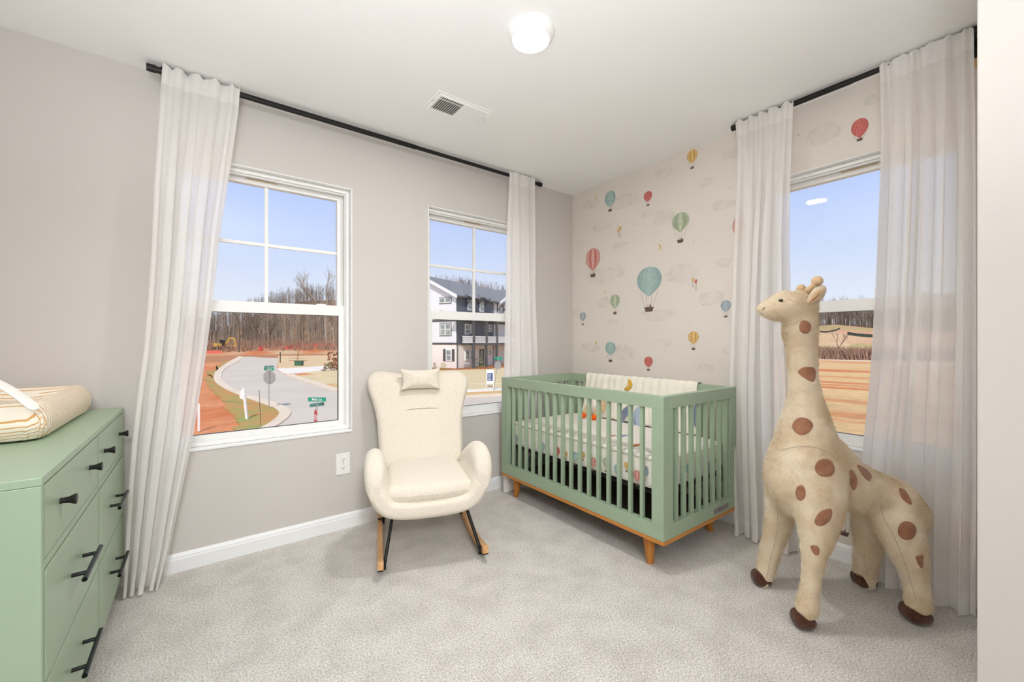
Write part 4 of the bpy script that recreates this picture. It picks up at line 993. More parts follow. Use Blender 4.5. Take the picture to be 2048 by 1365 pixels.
for sd in (-1, 1):
    if sd < 0: p, n_ = hit(218, 147, .001)
    else:
        p0_ = hit(218, 147, 0)[0]; h = GT.ray_cast(p0_+Vector((SS, CC, 0))*.5, -Vector((SS, CC, 0))); p = h[0] if h[0] is not None else p0_+Vector((SS, CC, 0))*.09
    MB().ell(p, (.0085, .0085, .0065), 14, 10).build('eye', M['eye'], gir, True)
p0, p1 = hit(152, 182, .0006)[0], hit(162, 170, .0006)[0]; MB().tube([p0, lerp(p0, p1, .5), p1], [.001, .0026, .001], 6).build('nostril', M['hoof'], gir, True)

# short plush pile
def pile():
    import numpy as np
    rs = np.random.RandomState(5); me = gb.data; me.calc_loop_triangles(); nt_ = len(me.loop_triangles)
    co_ = np.empty(len(me.vertices)*3); me.vertices.foreach_get('co', co_); co_ = co_.reshape(-1, 3); no = np.empty_like(co_).ravel(); me.vertices.foreach_get('normal', no); no = no.reshape(-1, 3)
    tri = np.empty(nt_*3, dtype=np.int32); me.loop_triangles.foreach_get('vertices', tri); tri = tri.reshape(-1, 3)
    A, B, C = co_[tri[:, 0]], co_[tri[:, 1]], co_[tri[:, 2]]; ar = np.linalg.norm(np.cross(B-A, C-A), axis=1); pr = ar/ar.sum()
    n = 150000; idx = rs.choice(nt_, n, p=pr); u = rs.rand(n, 1); v = rs.rand(n, 1); m = (u+v) > 1; u = np.where(m, 1-u, u); v = np.where(m, 1-v, v)
    P = A[idx]+(B[idx]-A[idx])*u+(C[idx]-A[idx])*v; Nn = no[tri[idx, 0]]*(1-u-v)+no[tri[idx, 1]]*u+no[tri[idx, 2]]*v; Nn /= np.linalg.norm(Nn, axis=1)[:, None]
    W_ = P+np.array(GO); d = W_[:, 0]*SS+W_[:, 1]*CC; x = W_[:, 0]*CC-W_[:, 1]*SS; X = ((CX+F*x/d)-1440)/S7; Y = ((CY-F*(W_[:, 2]-EYE)/d)-520)/S7
    facing = (Nn*(np.array([0, 0, EYE])-W_)).sum(1) > -.2
    keep = W_[:, 2] > .062
    for po_ in outs:                                        # no pile on the smooth patches
        ins = np.zeros(n, bool); k = len(po_)
        for i in range(k):
            x1, y1 = po_[i]; x2, y2 = po_[(i+1) % k]
            c_ = ((y1 > Y) != (y2 > Y)) & (X < (x2-x1)*(Y-y1)/((y2-y1) if abs(y2-y1) > 1e-9 else 1e-9)+x1); ins ^= c_
        keep &= ~(ins & facing)
    P, Nn = P[keep], Nn[keep]; n = len(P)
    comb = np.array([.25, -.15, -.75]); sw = np.stack([np.sin(P[:, 1]*31+P[:, 2]*17), np.sin(P[:, 2]*23+P[:, 0]*29), np.sin(P[:, 0]*37+P[:, 1]*19)], 1)*.45
    D = Nn*.75+(comb+sw)*.8+rs.randn(n, 3)*.28; D -= Nn*np.minimum(0, (D*Nn).sum(1))[:, None]; D /= np.linalg.norm(D, axis=1)[:, None]
    L_ = rs.uniform(.006, .013, (n, 1)); sd = np.cross(D, rs.randn(n, 3)); sd /= np.linalg.norm(sd, axis=1)[:, None]; wd = .00065
    base = P-Nn*.001; V = np.empty((n, 3, 3)); V[:, 0] = base-sd*wd; V[:, 1] = base+sd*wd; V[:, 2] = base+D*L_
    me2 = bpy.data.meshes.new('pile'); me2.vertices.add(n*3); me2.vertices.foreach_set('co', V.ravel()); me2.loops.add(n*3); me2.polygons.add(n)
    me2.loops.foreach_set('vertex_index', np.arange(n*3, dtype=np.int32)); me2.polygons.foreach_set('loop_start', np.arange(0, n*3, 3, dtype=np.int32)); me2.update(calc_edges=True)
    me2.materials.append(M['fur']); o = bpy.data.objects.new('pile', me2); COL.objects.link(o); o.parent = gir; o['kind'] = 'stuff'
pile()
gbm.free()

# ================================================================ OUTDOORS
import numpy as np
GZ = -3.0
def polar(th, r): t = math.radians(th); u, d = r*math.sin(t), r*math.cos(t); return u*CC+d*SS, -u*SS+d*CC
def th_r(x, y): d = x*SS+y*CC; u = x*CC-y*SS; return math.degrees(math.atan2(u, d)), math.hypot(u, d)
H1 = ((-60, 2.2), (-25, 2.6), (-12, 3), (0, 3), (20, 6), (34, 9), (38, 10), (43, 7.5), (55, 6), (70, 6))
H2 = ((-60, 3), (-38, 4), (-35.5, 9), (-31, 22), (-27, 31), (-20, 34), (-12, 42), (-7, 42), (-2, 36), (5, 30), (20, 12), (34, 4), (70, 4))
def gh(x, y):
    th, r = th_r(x, y)
    z = GZ+interp(H1, th)*sstep(128, 182, r)+interp(H2, th)*sstep(190, 350, r)
    if r > 60: z += .25*noise.noise(Vector((x*.03, y*.03, 0)))*sstep(60, 130, r)
    return z
def terrain():
    ys = [1250-k*6 for k in range(60)]+[890-k*1.4 for k in range(1, 133)]; rs_ = [4.14*827.5/(y-682.5) for y in ys]
    rs_ = [r for r in rs_ if r < 150]; r = rs_[-1]
    while r < 1000: r *= 1.022; rs_.append(r)
    rs_ = [4.0]+rs_
    ths = [-66+.6*k for k in range(226)]; v = []; c = []
    C_ = {k: np.array(lin(*q)) for k, q in dict(straw=(228, 190, 138), clay=(214, 128, 80), claylt=(228, 160, 116), tan=(216, 186, 146), green=(176, 170, 110), grass=(140, 150, 84), pink=(206, 150, 124),
           brown=(150, 122, 96), dirt=(176, 140, 108)).items()}
    for r in rs_:
        for th in ths:
            x, y = polar(th, r); z = gh(x, y); n1 = noise.noise(Vector((x*.12, y*.12, 3))); n2 = noise.noise(Vector((x*.5, y*.5, 9)))
            if th > 15:
                lx = math.log(max(4, x+.12*y)); sp = noise.noise(Vector((lx*11, y*.02, 1)))*1.2+noise.noise(Vector((lx*26, y*.03, 5)))*.9
                if r < 114:
                    k = max(0, min(1, (sp-.02)*2.4))*(1.0 if r > 45 else .6); col = C_['straw']*(1-k)+C_['clay']*k
                    if r < 40: col = col*(.9+.15*n2)
                elif r < 117: col = np.array(lin(240, 226, 204))
                elif r < 126: col = C_['clay']*.7+C_['brown']*.3
                elif r < 150: col = C_['tan'] if n1 > -.1 else C_['green']
                elif r < 168: k = max(0, min(1, .5+sp)); col = C_['pink']*k+C_['tan']*(1-k)
                elif r < 190: k = max(0, min(1, .5+1.5*n1+(40-th)*.08)); col = C_['green']*k+C_['pink']*(1-k)
                else: col = C_['brown']
            elif th > -22: 
                col = C_['tan'] if r < 90 else C_['brown']; col = col*(1+.12*n2)
            else:
                k = max(0, min(1, .5+.9*n1+.5*n2)); col = C_['clay']*(1-k)+C_['claylt']*k
                if 100 < r < 135: col = C_['dirt']*.6+C_['clay']*.4
                elif r >= 135:
                    k = max(0, min(1, .5+1.6*n1)); col = C_['clay']*k+C_['tan']*(1-k)
                    if r > 176: k = max(0, min(1, .4+n1)); col = C_['tan']*k+C_['brown']*(1-k)
                if r > 190: col = C_['brown']
            v.append((x, y, z)); c.append(tuple(np.clip(col, 0, 1)))
    nT = len(ths); f = [(j*nT+i, j*nT+i+1, (j+1)*nT+i+1, (j+1)*nT+i) for j in range(len(rs_)-1) for i in range(nT-1)]
    m_ = MB(); m_.v = v; m_.f = f
    o = m_.build('ground', mat('field soil and straw', (200, 150, 110), .95, attr=True, var=.2, vscale=1.3, spec=.05), None, True, cols=c, fix=False); struct(o, 'clay and straw building lots rising to wooded hills')
terrain()
M['asphalt'] = mat('grey asphalt', (208, 196, 180), .9, var=.05, vscale=.25, spec=.15, bump=.2, bscale=8, bdist=.01)
M['concrete'] = mat('pale concrete', (226, 208, 184), .85, var=.05, vscale=.7, spec=.15)
M['walk'] = mat('white sidewalk concrete', (236, 228, 216), .85, var=.03, vscale=.6, spec=.15)
M['grass'] = mat('patchy grass', (150, 158, 92), .95, vscale=.8, vstretch=(1, 1, 1), rgb2=(206, 140, 92), spec=.05)
M['lawn'] = mat('dormant lawn', (226, 202, 164), .95, vscale=.5, vstretch=(1, 3, 1), rgb2=(206, 192, 148), spec=.05)
M['lawn2'] = mat('straw lawn', (226, 198, 158), .95, vscale=.4, vstretch=(1, 3, 1), rgb2=(212, 182, 140), spec=.05)
M['mulch'] = mat('red brown mulch', (178, 118, 82), .95, vscale=2, rgb2=(150, 96, 66), spec=.05)
def slab(name, pts, z, m, label, th=.06):
    P = [Vector((p[0], p[1], 0)) for p in pts]; m_ = MB(); n = len(P)
    top = [(p.x, p.y, z) for p in P]; bot = [(p.x, p.y, z-th) for p in P]
    m_.add(top+bot, [tuple(range(n))]+[(i, (i+1) % n, n+(i+1) % n, n+i) for i in range(n)])
    o = m_.build(name, m, None, fix=False); bm = bmesh.new(); bm.from_mesh(o.data); bmesh.ops.triangulate(bm, faces=[f for f in bm.faces if len(f.verts) > 4]); bmesh.ops.recalc_face_normals(bm, faces=bm.faces[:]); bm.to_mesh(o.data); bm.free()
    return struct(o, label)
def ribbon(name, A_, B_, z, m, label, th=.1):
    n = min(len(A_), len(B_)); A_ = A_[:n]; B_ = B_[:n]; m_ = MB()
    m_.add([(p[0], p[1], z) for p in A_]+[(p[0], p[1], z) for p in B_]+[(p[0], p[1], z-th) for p in A_]+[(p[0], p[1], z-th) for p in B_],
           [(i, i+1, n+i+1, n+i) for i in range(n-1)]+[(i, 2*n+i, 2*n+i+1, i+1) for i in range(n-1)]+[(n+i, n+i+1, 3*n+i+1, 3*n+i) for i in range(n-1)]+[(0, n, 3*n, 2*n), (n-1, 3*n-1, 4*n-1, 2*n-1)])
    return struct(m_.build(name, m, None), label)
def gp(px, py, z=GZ): p = onZ(px, py, z); return (p.x, p.y)
def smo(pts, n): return [tuple(p) for p in smooth_open([tuple(q) for q in pts], n)]
curb_out = smo([gp(*p) for p in ((478, 713.6), (457, 725), (434, 742), (428, 753), (430, 765), (448, 779), (474, 791), (497, 800), (530, 812), (549, 819), (558, 828.5), (553, 838), (542, 847), (523, 858), (470, 880), (380, 925))], 60)
curb_in = smo([gp(*p) for p in ((488, 715), (474, 725), (450, 739), (443, 753.5), (447, 765), (467, 779), (492.5, 791), (525, 800), (553, 808.5), (572, 817), (581.6, 826), (578, 835.5), (567.5, 845), (556, 853), (510, 880), (430, 925))], 60)
n_curb = [gp(*p) for p in ((559, 709), (556, 725), (553, 740), (574, 753), (614, 767), (673, 785))]
n_curb2 = smo(n_curb[2:]+[(11.2, 29.6), (15.1, 26.1), (21, 24.6), (34, 22.2)], 40)
slab('road', [gp(300, 708.5), gp(488, 713.5)]+curb_in+[(3.2, 11), (20, 15), (34, 14), (34, 22.2)]+n_curb2[::-1]+[gp(553, 740), gp(556, 725), gp(559, 709), gp(575, 704.5), gp(560, 702), gp(300, 702.5)], GZ+.03, M['asphalt'], 'grey asphalt road bending through the lots', .1)
ribbon('curb', curb_out, curb_in, GZ+.10, M['concrete'], 'pale rolled concrete curb around the clay corner', .14)
def offset_line(pts, d):
    res = []
    for i, p in enumerate(pts):
        a = Vector(pts[max(0, i-1)]); b = Vector(pts[min(len(pts)-1, i+1)]); t = (b-a).normalized(); res.append((p[0]-t.y*d, p[1]+t.x*d))
    return res
nc = [tuple(p[:2]) for p in n_curb2]
ribbon('curb', nc[5:], offset_line(nc, .9)[5:], GZ+.12, M['concrete'], 'pale concrete curb along the far lawn', .14)
strip = offset_line(nc, .9); ribbon('lawn', strip[13:], offset_line(nc, 2.6)[13:], GZ+.10, mat('clay verge', (222, 160, 112), .95, vscale=1.2, rgb2=(206, 186, 130), spec=.05), 'clay and straw verge behind the curb', .1)
ribbon('sidewalk', offset_line(nc, 2.6)[14:], offset_line(nc, 4.1)[14:], GZ+.13, M['walk'], 'white sidewalk below the townhouse lawn', .14)
slab('lawn', offset_line(nc, 4.1)[10:]+[(44, 60), (44, 80), gp(673, 738)]+[gp(673, 741), gp(600, 746)], GZ+.08, M['lawn'], 'dormant lawn in front of the townhouse', .1)
ribbon('lawn', offset_line(nc, .8)[6:18], offset_line(nc, 7)[6:18], GZ+.055, M['lawn'], 'greenish lawn corner beside the driveway', .05)
slab('driveway', [gp(553, 739), gp(590, 737.5), gp(673, 732), gp(700, 731), gp(700, 740), gp(673, 741), gp(577, 750), gp(566, 748)], GZ+.12, M['walk'], 'white concrete driveway apron', .12)
slab('lawn', [gp(556, 710), gp(579, 704), gp(673, 694.5), gp(760, 694), gp(760, 729), gp(673, 732.5), gp(590, 738), gp(555, 739), gp(556, 725)], GZ+.09, M['lawn2'], 'straw coloured lawn beyond the driveway', .12)
slab('sidewalk', [gp(544, 701), gp(590, 697), gp(673, 692.5), gp(760, 691), gp(760, 693), gp(673, 694.5), gp(580, 703), gp(548, 704)], GZ+.12, M['walk'], 'white sidewalk at the far road', .12)
go_ = offset_line([tuple(p[:2]) for p in curb_out], -3.6)
gin = smo([gp(*p) for p in ((466, 719), (444, 726), (423, 742), (412, 755), (414, 772), (430, 792), (448, 806), (456, 820), (470, 838), (482, 850), (470, 868), (430, 900))], 60)
gin = [(a+.45*noise.noise(Vector((a*1.7, b*1.7, 2)))*(b/30), b+.9*noise.noise(Vector((a*1.3, b*1.3, 7)))*(b/30)) for a, b in gin]
ribbon('grass_strip', gin, [tuple(p[:2]) for p in curb_out], GZ+.07, M['grass'], 'patchy green grass strip inside the curb', .07)

# ---------------------------------------------------------------- townhouse
def townhouse():
    P0 = atD(912, 682.5, 60); fu, fd = 6.7/14.1, 12.4/14.1
    fv = Vector((fu*CC+fd*SS, -fu*SS+fd*CC, 0)); gv = Vector((-fd*CC+fu*SS, fd*SS+fu*CC, 0)); O_ = Vector((P0.x, P0.y, GZ))
    hs = empty('townhouse', 'three storey white and charcoal townhouse block with balconies', 'building', O_)
    def W(face, s, n, z): return (fv*s-gv*-1*(-n)*1.0 if face == 'F' else gv*s-fv*n)+Vector((0, 0, z))
    def Wf(face, s, n, z):
        # F: s along the front, n outwards (away from the block, = -gv); G: s along the gable end, n outwards (= -fv)
        return (fv*s-gv*n if face == 'F' else gv*s-fv*n)+Vector((0, 0, z))
    def fb_(m_, face, s0, s1, n0, n1, z0, z1):
        t = MB(); t.box(0, 1, 0, 1, 0, 1); return m_.add([Wf(face, lerp(s0, s1, a), lerp(n0, n1, b), lerp(z0, z1, c)) for a, b, c in t.v], t.f)
    def loc(face, px, py):
        r = ray(px, py); nrm = gv if face == 'F' else fv; o = O_-EYEV; t = o.dot(nrm)/r.dot(nrm); p = EYEV+r*t-O_
        return p.dot(fv if face == 'F' else gv), p.z
    sid = bpy.data.materials.new('white lap siding'); sid.use_nodes = True; n = sid.node_tree.nodes; l = sid.node_tree.links.new
    wv = n.new('ShaderNodeTexWave'); wv.bands_direction = 'Z'; wv.inputs['Scale'].default_value = 1.1; tc_ = n.new('ShaderNodeTexCoord'); l(tc_.outputs['Object'], wv.inputs['Vector'])
    rp = n.new('ShaderNodeValToRGB'); rp.color_ramp.elements[0].color = (*lin(214, 216, 220), 1); rp.color_ramp.elements[1].position = .25; rp.color_ramp.elements[1].color = (*lin(242, 243, 246), 1); l(wv.outputs[0], rp.inputs[0]); l(rp.outputs[0], n['Principled BSDF'].inputs['Base Color'])
    ch_ = mat('charcoal board siding', (98, 104, 114), .7, var=.12, vscale=3, vstretch=(6, 6, .2)); tr_ = mat('charcoal trim', (84, 84, 86), .6, var=.1, vscale=4)
    wt = mat('white house trim', (240, 240, 240), .6, var=.02, vscale=3); bk = mat('cream painted brick', (244, 236, 228), .85, var=.05, vscale=6, bump=.2, bscale=12, bdist=.01); gl = mat('dull window glass', (120, 132, 130), .15, vscale=1.5, rgb2=(168, 176, 170), spec=.6)
    rf = mat('dark slate shingle', (128, 130, 134), .9, var=.12, vscale=5, vstretch=(1, 1, 3))
    z1, z2, z3 = 3.75, 7.15, loc('F', 912, 588.7)[1]; LF = 40; G = 13
    z3 = 10.75
    zr = z3+ (loc('G', 858, 560)[1]-loc('G', 912, 590)[1])/max(.1, loc('G', 858, 560)[0]-loc('G', 912, 590)[0])*G/2
    m_ = MB(); fb_(m_, 'F', 0, LF, -G, 0, -.3, z1); m_.build('ground_floor', bk, hs)
    m_ = MB(); m_.prism([(0, z1), (G, z1), (G, z3), (G/2, zr), (0, z3)], lambda s, z: Wf('G', s, 0, z), lambda s, z: Wf('G', s, -LF, z)); m_.build('upper_walls', sid, hs)
    # front cladding
    s_d = loc('F', 985.5, 650)[0]
    m_ = MB(); fb_(m_, 'F', .15, s_d, 0, .06, z1+.1, z3); m_.build('charcoal_cladding', ch_, hs)
    m_ = MB(); fb_(m_, 'F', s_d+6, s_d+18, 0, .06, z1+.1, z3); m_.build('charcoal_cladding', ch_, hs)
    for z in (z1, z2): m_ = MB(); fb_(m_, 'F', -.05, LF, .06, .12, z-.14, z+.14); fb_(m_, 'G', -.05, G, .0, .06, z-.14, z+.14); m_.build('belt_board', tr_, hs)
    # roof
    for nm, a, b in (('roof_slope', -.5, G/2), ('roof_slope', G+.5, G/2)):
        sl = (zr-z3)/(G/2); za = z3-.5*sl; m_ = MB()
        pts = [(a, za+.05), (b, zr+.05), (b, zr+.25), (a, za+.25)]
        m_.prism(pts, lambda s, z: Wf('G', s, .5, z), lambda s, z: Wf('G', s, -LF, z)); m_.build(nm, rf, hs)
    m_ = MB(); sl = (zr-z3)/(G/2)
    for a, b in ((-.55, G/2), (G+.55, G/2)):
        za = z3-.55*sl; m_.prism([(a, za-.16), (b, zr-.16), (b, zr+.30), (a, za+.30)], lambda s, z: Wf('G', s, .62, z), lambda s, z: Wf('G', s, .48, z))
    m_.build('rake_board', wt, hs)
    m_ = MB(); fb_(m_, 'F', -.5, LF, .5, .62, z3-.5*sl-.05, z3-.5*sl+.22); m_.build('fascia', tr_, hs)
    # cross gable over the next unit
    sg = loc('F', 1003, 600)[0]; c0, c1 = sg-1.5, sg+9; pk = zr-.8
    m_ = MB(); m_.prism([(c0, z3-.2), (c1, z3-.2), ((c0+c1)/2, pk)], lambda s, z: Wf('F', s, .3, z), lambda s, z: Wf('F', s, -G/2, z)); m_.build('cross_gable', sid, hs)
    for a in (c0-.4, c1+.4):
        b = (c0+c1)/2; m_ = MB(); m_.prism([(a, z3-.3), (b, pk+.05), (b, pk+.3), (a, z3-.05)], lambda s, z: Wf('F', s, .75, z), lambda s, z: Wf('F', s, -G/2, z)); m_.build('roof_slope', rf, hs)
        m_ = MB(); m_.prism([(a, z3-.5), (b, pk-.15), (b, pk+.32), (a, z3-.03)], lambda s, z: Wf('F', s, .86, z), lambda s, z: Wf('F', s, .76, z)); m_.build('rake_board', wt, hs)
    def win(face, x0, x1, y0, y1, split=1, rail=True, frame=tr_, outer=.10, n0=.06, shutters=False):
        s0, s1 = loc(face, x0, (y0+y1)/2)[0], loc(face, x1, (y0+y1)/2)[0]; za, zb = loc(face, (x0+x1)/2, y1)[1], loc(face, (x0+x1)/2, y0)[1]
        if s0 > s1: s0, s1 = s1, s0
        m_ = MB(); fb_(m_, face, s0-outer, s1+outer, n0-.05, n0+.05, za-outer, zb+outer); w_ = m_.build('window', frame, hs)
        wd = (s1-s0)/split
        m_ = MB(); q = .09
        for k in range(split):
            a, b = s0+wd*k+(.05 if k else 0), s0+wd*(k+1)-(.05 if k < split-1 else 0)
            fb_(m_, face, a, a+q, n0+.05, n0+.10, za, zb); fb_(m_, face, b-q, b, n0+.05, n0+.10, za, zb); fb_(m_, face, a+q, b-q, n0+.05, n0+.10, za, za+q); fb_(m_, face, a+q, b-q, n0+.05, n0+.10, zb-q, zb)
            if rail: fb_(m_, face, a+q, b-q, n0+.05, n0+.10, (za+zb)/2-.05, (za+zb)/2+.05)
            g_ = MB(); fb_(g_, face, a+q, b-q, n0+.051, n0+.06, za+q, zb-q); g_.build('pane', gl, w_)
        m_.build('sash', wt, w_)
        if shutters:
            for a in (s0-.55, s1+.12): m_ = MB(); fb_(m_, face, a, a+.43, n0-.02, n0+.05, za-.05, zb+.05); m_.build('shutter', tr_, w_)
    win('G', 880, 902, 596, 606.5, 2, False, n0=.02); win('G', 880.5, 902, 647.5, 671, 2, True, n0=.02); win('G', 892.5, 903, 699.5, 722, 1, True, wt, .05, n0=.02, shutters=True)
    win('F', 934.5, 943, 601, 621, 1, True, wt, .04); win('F', 958.5, 966.5, 603, 624, 1, True, wt, .04); win('F', 996, 1001.5, 618, 632, 1, True, wt, .04)
    win('F', 929, 937, 649, 669, 1, True, wt, .04); win('F', 940, 946, 650, 668, 1, True, wt, .04); win('F', 976.5, 982.5, 650.5, 663.5, 1, True, wt, .04)
    win('F', 929.5, 937, 700, 721, 1, True, wt, .04); win('F', 939.5, 945, 700, 720.5, 1, True, wt, .04); win('F', 977, 981.5, 699.5, 710.5, 1, True, wt, .04)
    # door
    a, b = loc('F', 959, 715)[0], loc('F', 967.5, 715)[0]; zt = loc('F', 963, 699)[1]
    m_ = MB(); fb_(m_, 'F', a, b, .0, .10, 0, zt); d_ = m_.build('door', tr_, hs); m_ = MB(); fb_(m_, 'F', a+.12, a+(b-a)*.62, .10, .12, .6, zt-.15); m_.build('door_glass', gl, d_)
    # bedroom awnings with brackets on the top floor
    for x in (939, 962.5, 1000):
        s, z = loc('F', x, 599 if x < 990 else 612); m_ = MB()
        m_.prism([(.0, z+.55), (1.2, z+.1), (1.2, z+.22), (.0, z+.75)], lambda n_, z_: Wf('F', s-1.2, n_, z_), lambda n_, z_: Wf('F', s+1.2, n_, z_)); aw = m_.build('awning', rf, hs)
        for e_ in (-1.0, 1.0):
            m_ = MB(); m_.tube([Wf('F', s+e_, .05, z-1.0), Wf('F', s+e_*.9, .6, z-.35), Wf('F', s+e_, 1.1, z+.1)], .09, 4); m_.tube([Wf('F', s+e_, .08, z-1.2), Wf('F', s+e_, .08, z+.3)], .09, 4); m_.build('bracket', tr_, aw)
    # balcony deck, posts, railings
    dn = 2.2; m_ = MB(); s0 = loc('F', 925, 685)[0]*.9; fb_(m_, 'F', s0, LF*.8, .06, dn, z1-.25, z1+.05); m_.build('balcony_deck', tr_, hs)
    def locn(px, py, nn):
        r = ray(px, py); t = ((O_-gv*nn)-EYEV).dot(gv)/r.dot(gv); p = EYEV+r*t-O_; return p.dot(fv)
    posts = [locn(x, 700, dn-.15) for x in (947, 972.5, 993.5)]; posts += [posts[-1]+3.4*k for k in (1, 2, 3)]
    for s in posts:
        m_ = MB(); fb_(m_, 'F', s-.17, s+.17, dn-.32, dn+.02, -.1, z2+.35); m_.build('post', tr_, hs)
    m_ = MB(); fb_(m_, 'F', posts[0]-3, posts[-1]+.5, .06, dn+.1, z2+.35, z2+.6); m_.build('porch_roof', tr_, hs)
    ends = [posts[0]-2.9]+posts
    for a, b in zip(ends, ends[1:]):
        m_ = MB(); fb_(m_, 'F', a+.17, b-.17, dn-.2, dn-.12, z1+1.0, z1+1.1); fb_(m_, 'F', a+.17, b-.17, dn-.2, dn-.12, z1+.1, z1+.2); rl = m_.build('railing', wt, hs)
        nb = int((b-a)/.16)
        m_ = MB()
        for k in range(1, nb): s = lerp(a+.1, b-.1, k/nb); fb_(m_, 'F', s-.02, s+.02, dn-.18, dn-.14, z1+.2, z1+1.0)
        bl_ = m_.build('balusters', wt, rl); bl_['kind'] = 'stuff'
    # downspouts
    for face, s in (('F', .12), ('F', s_d)): m_ = MB(); m_.tube([Wf(face, s, .2, 0), Wf(face, s, .2, z3-.4)], .07, 8); m_.build('downspout', tr_, hs)
    # mulch bed with shrubs
    b0 = [Wf('G', 9, .2, 0), Wf('G', 9, 3.4, 0), Wf('G', 1, 3.6, 0), Wf('F', 2, 4.0, 0), Wf('F', 8, 4.6, 0), Wf('F', 16, 4.4, 0), Wf('F', 24, 3.4, 0), Wf('F', 24, .1, 0), Wf('F', 0, .1, 0)]
    slab('mulch_bed', [(O_+Vector(p))[:2] for p in b0], GZ+.16, M['mulch'], 'red brown mulch bed along the townhouse', .1)
    return O_, Wf
HO, HW = townhouse()

# ---------------------------------------------------------------- plants
def bare_mesh(seed, H, spread, depth=5, r0=None, sides=4, up=.55):
    rnd = random.Random(seed); m_ = MB()
    def br(p, d, L_, r, k):
        q = p+d*L_; mid = lerp(p, q, .5)+Vector((rnd.uniform(-1, 1), rnd.uniform(-1, 1), rnd.uniform(-1, 1)))*L_*.05
        m_.tube([p, mid, q], [r, r*.82, r*.64], sides if k < 3 else 3, cap=False)
        if k >= depth: return
        for _ in range(rnd.choice((2, 3, 3)) if k < 3 else rnd.choice((2, 3))):
            a = rnd.uniform(0, 6.28); t = rnd.uniform(.3, .75)*spread
            u = Vector((math.cos(a), math.sin(a), 0)); nd = (d+u*t+Vector((0, 0, up*.35))).normalized()
            br(lerp(p, q, rnd.uniform(.55, 1) if k else rnd.uniform(.7, 1)), nd, L_*rnd.uniform(.55, .78), r*.58, k+1)
    br(Vector((0, 0, -.2)), Vector((rnd.uniform(-.08, .08), rnd.uniform(-.08, .08), 1)).normalized(), H*.34, r0 or H*.016, 0)
    return m_
M['bark'] = mat('grey brown bark', (112, 98, 84), .95, var=.15, vscale=2, spec=.05)
M['barkp'] = mat('pale bark', (168, 154, 138), .95, var=.15, vscale=2, spec=.05)
variants = [(bare_mesh(s_, 10, sp, 6), s_) for s_, sp in ((3, .9), (8, .7), (21, 1.15), (34, .8))]
tree_me = []
def plant(name, label, cat, px, r, H, variant, m, group=None, rz=0):
    th = math.degrees(math.atan((px-CX)/F)); x, y = polar(th, r)
    if variant >= len(tree_me) or tree_me[variant] is None: pass
    key = (variant, m.name)
    if key not in plant.cache:
        me = bpy.data.meshes.new('bare_branches'); mb_ = variants[variant][0]; me.from_pydata(mb_.v, [], mb_.f); me.materials.append(m); plant.cache[key] = me
    o = bpy.data.objects.new(name, plant.cache[key]); COL.objects.link(o); o.location = (x, y, gh(x, y)); o.scale = (H/10,)*3; o.rotation_euler = (0, 0, rz)
    return tag(o, label, cat, group)
plant.cache = {}
T_ = [(402, 150, 17, 2, 'bark', 'bare tree at the left edge of the far tree line, half behind the curtain'), (434, 160, 9, 1, 'bark', 'slim bare tree behind the yellow excavator'),
      (478, 150, 16, 0, 'bark', 'big dark forked bare tree at the far roadside'), (490, 158, 10, 3, 'bark', 'small bare tree right of the big forked roadside tree'),
      (505, 160, 12, 1, 'bark', 'slim dark bare tree between the forked tree and the wide roadside tree'), (521, 158, 14, 2, 'bark', 'wide branching bare tree above the red roadside netting'),
      (541, 160, 12, 3, 'bark', 'bare tree at the right end of the dark roadside row'), (565, 182, 17, 1, 'barkp', 'pale slender bare tree before the wooded slope, left of two'),
      (583, 184, 18, 3, 'barkp', 'pale slender bare tree before the wooded slope, right of two'), (652, 175, 40, 0, 'barkp', 'tall pale bare tree rising above the ridge at the right of the left window'),
      (668, 168, 24, 2, 'barkp', 'tall bare tree cut by the right sash of the left window')]
for i, (px, r, H, v_, b_, lb) in enumerate(T_): plant('bare_tree', lb, 'tree', px, r, H, v_, M[b_], None, i*1.3)
plant('bare_tree', 'lone bare tree in the brush behind the giraffe, seen through the right window', 'tree', 1677, 121, 8.5, 0, M['bark'], None, .5)
plant('young_tree', 'young bare street tree with a mulch ring beside the green utility box', 'tree', 597, 84, 5.0, 1, mat('reddish twigs', (150, 110, 92), .95, var=.1, vscale=3), None, .2)

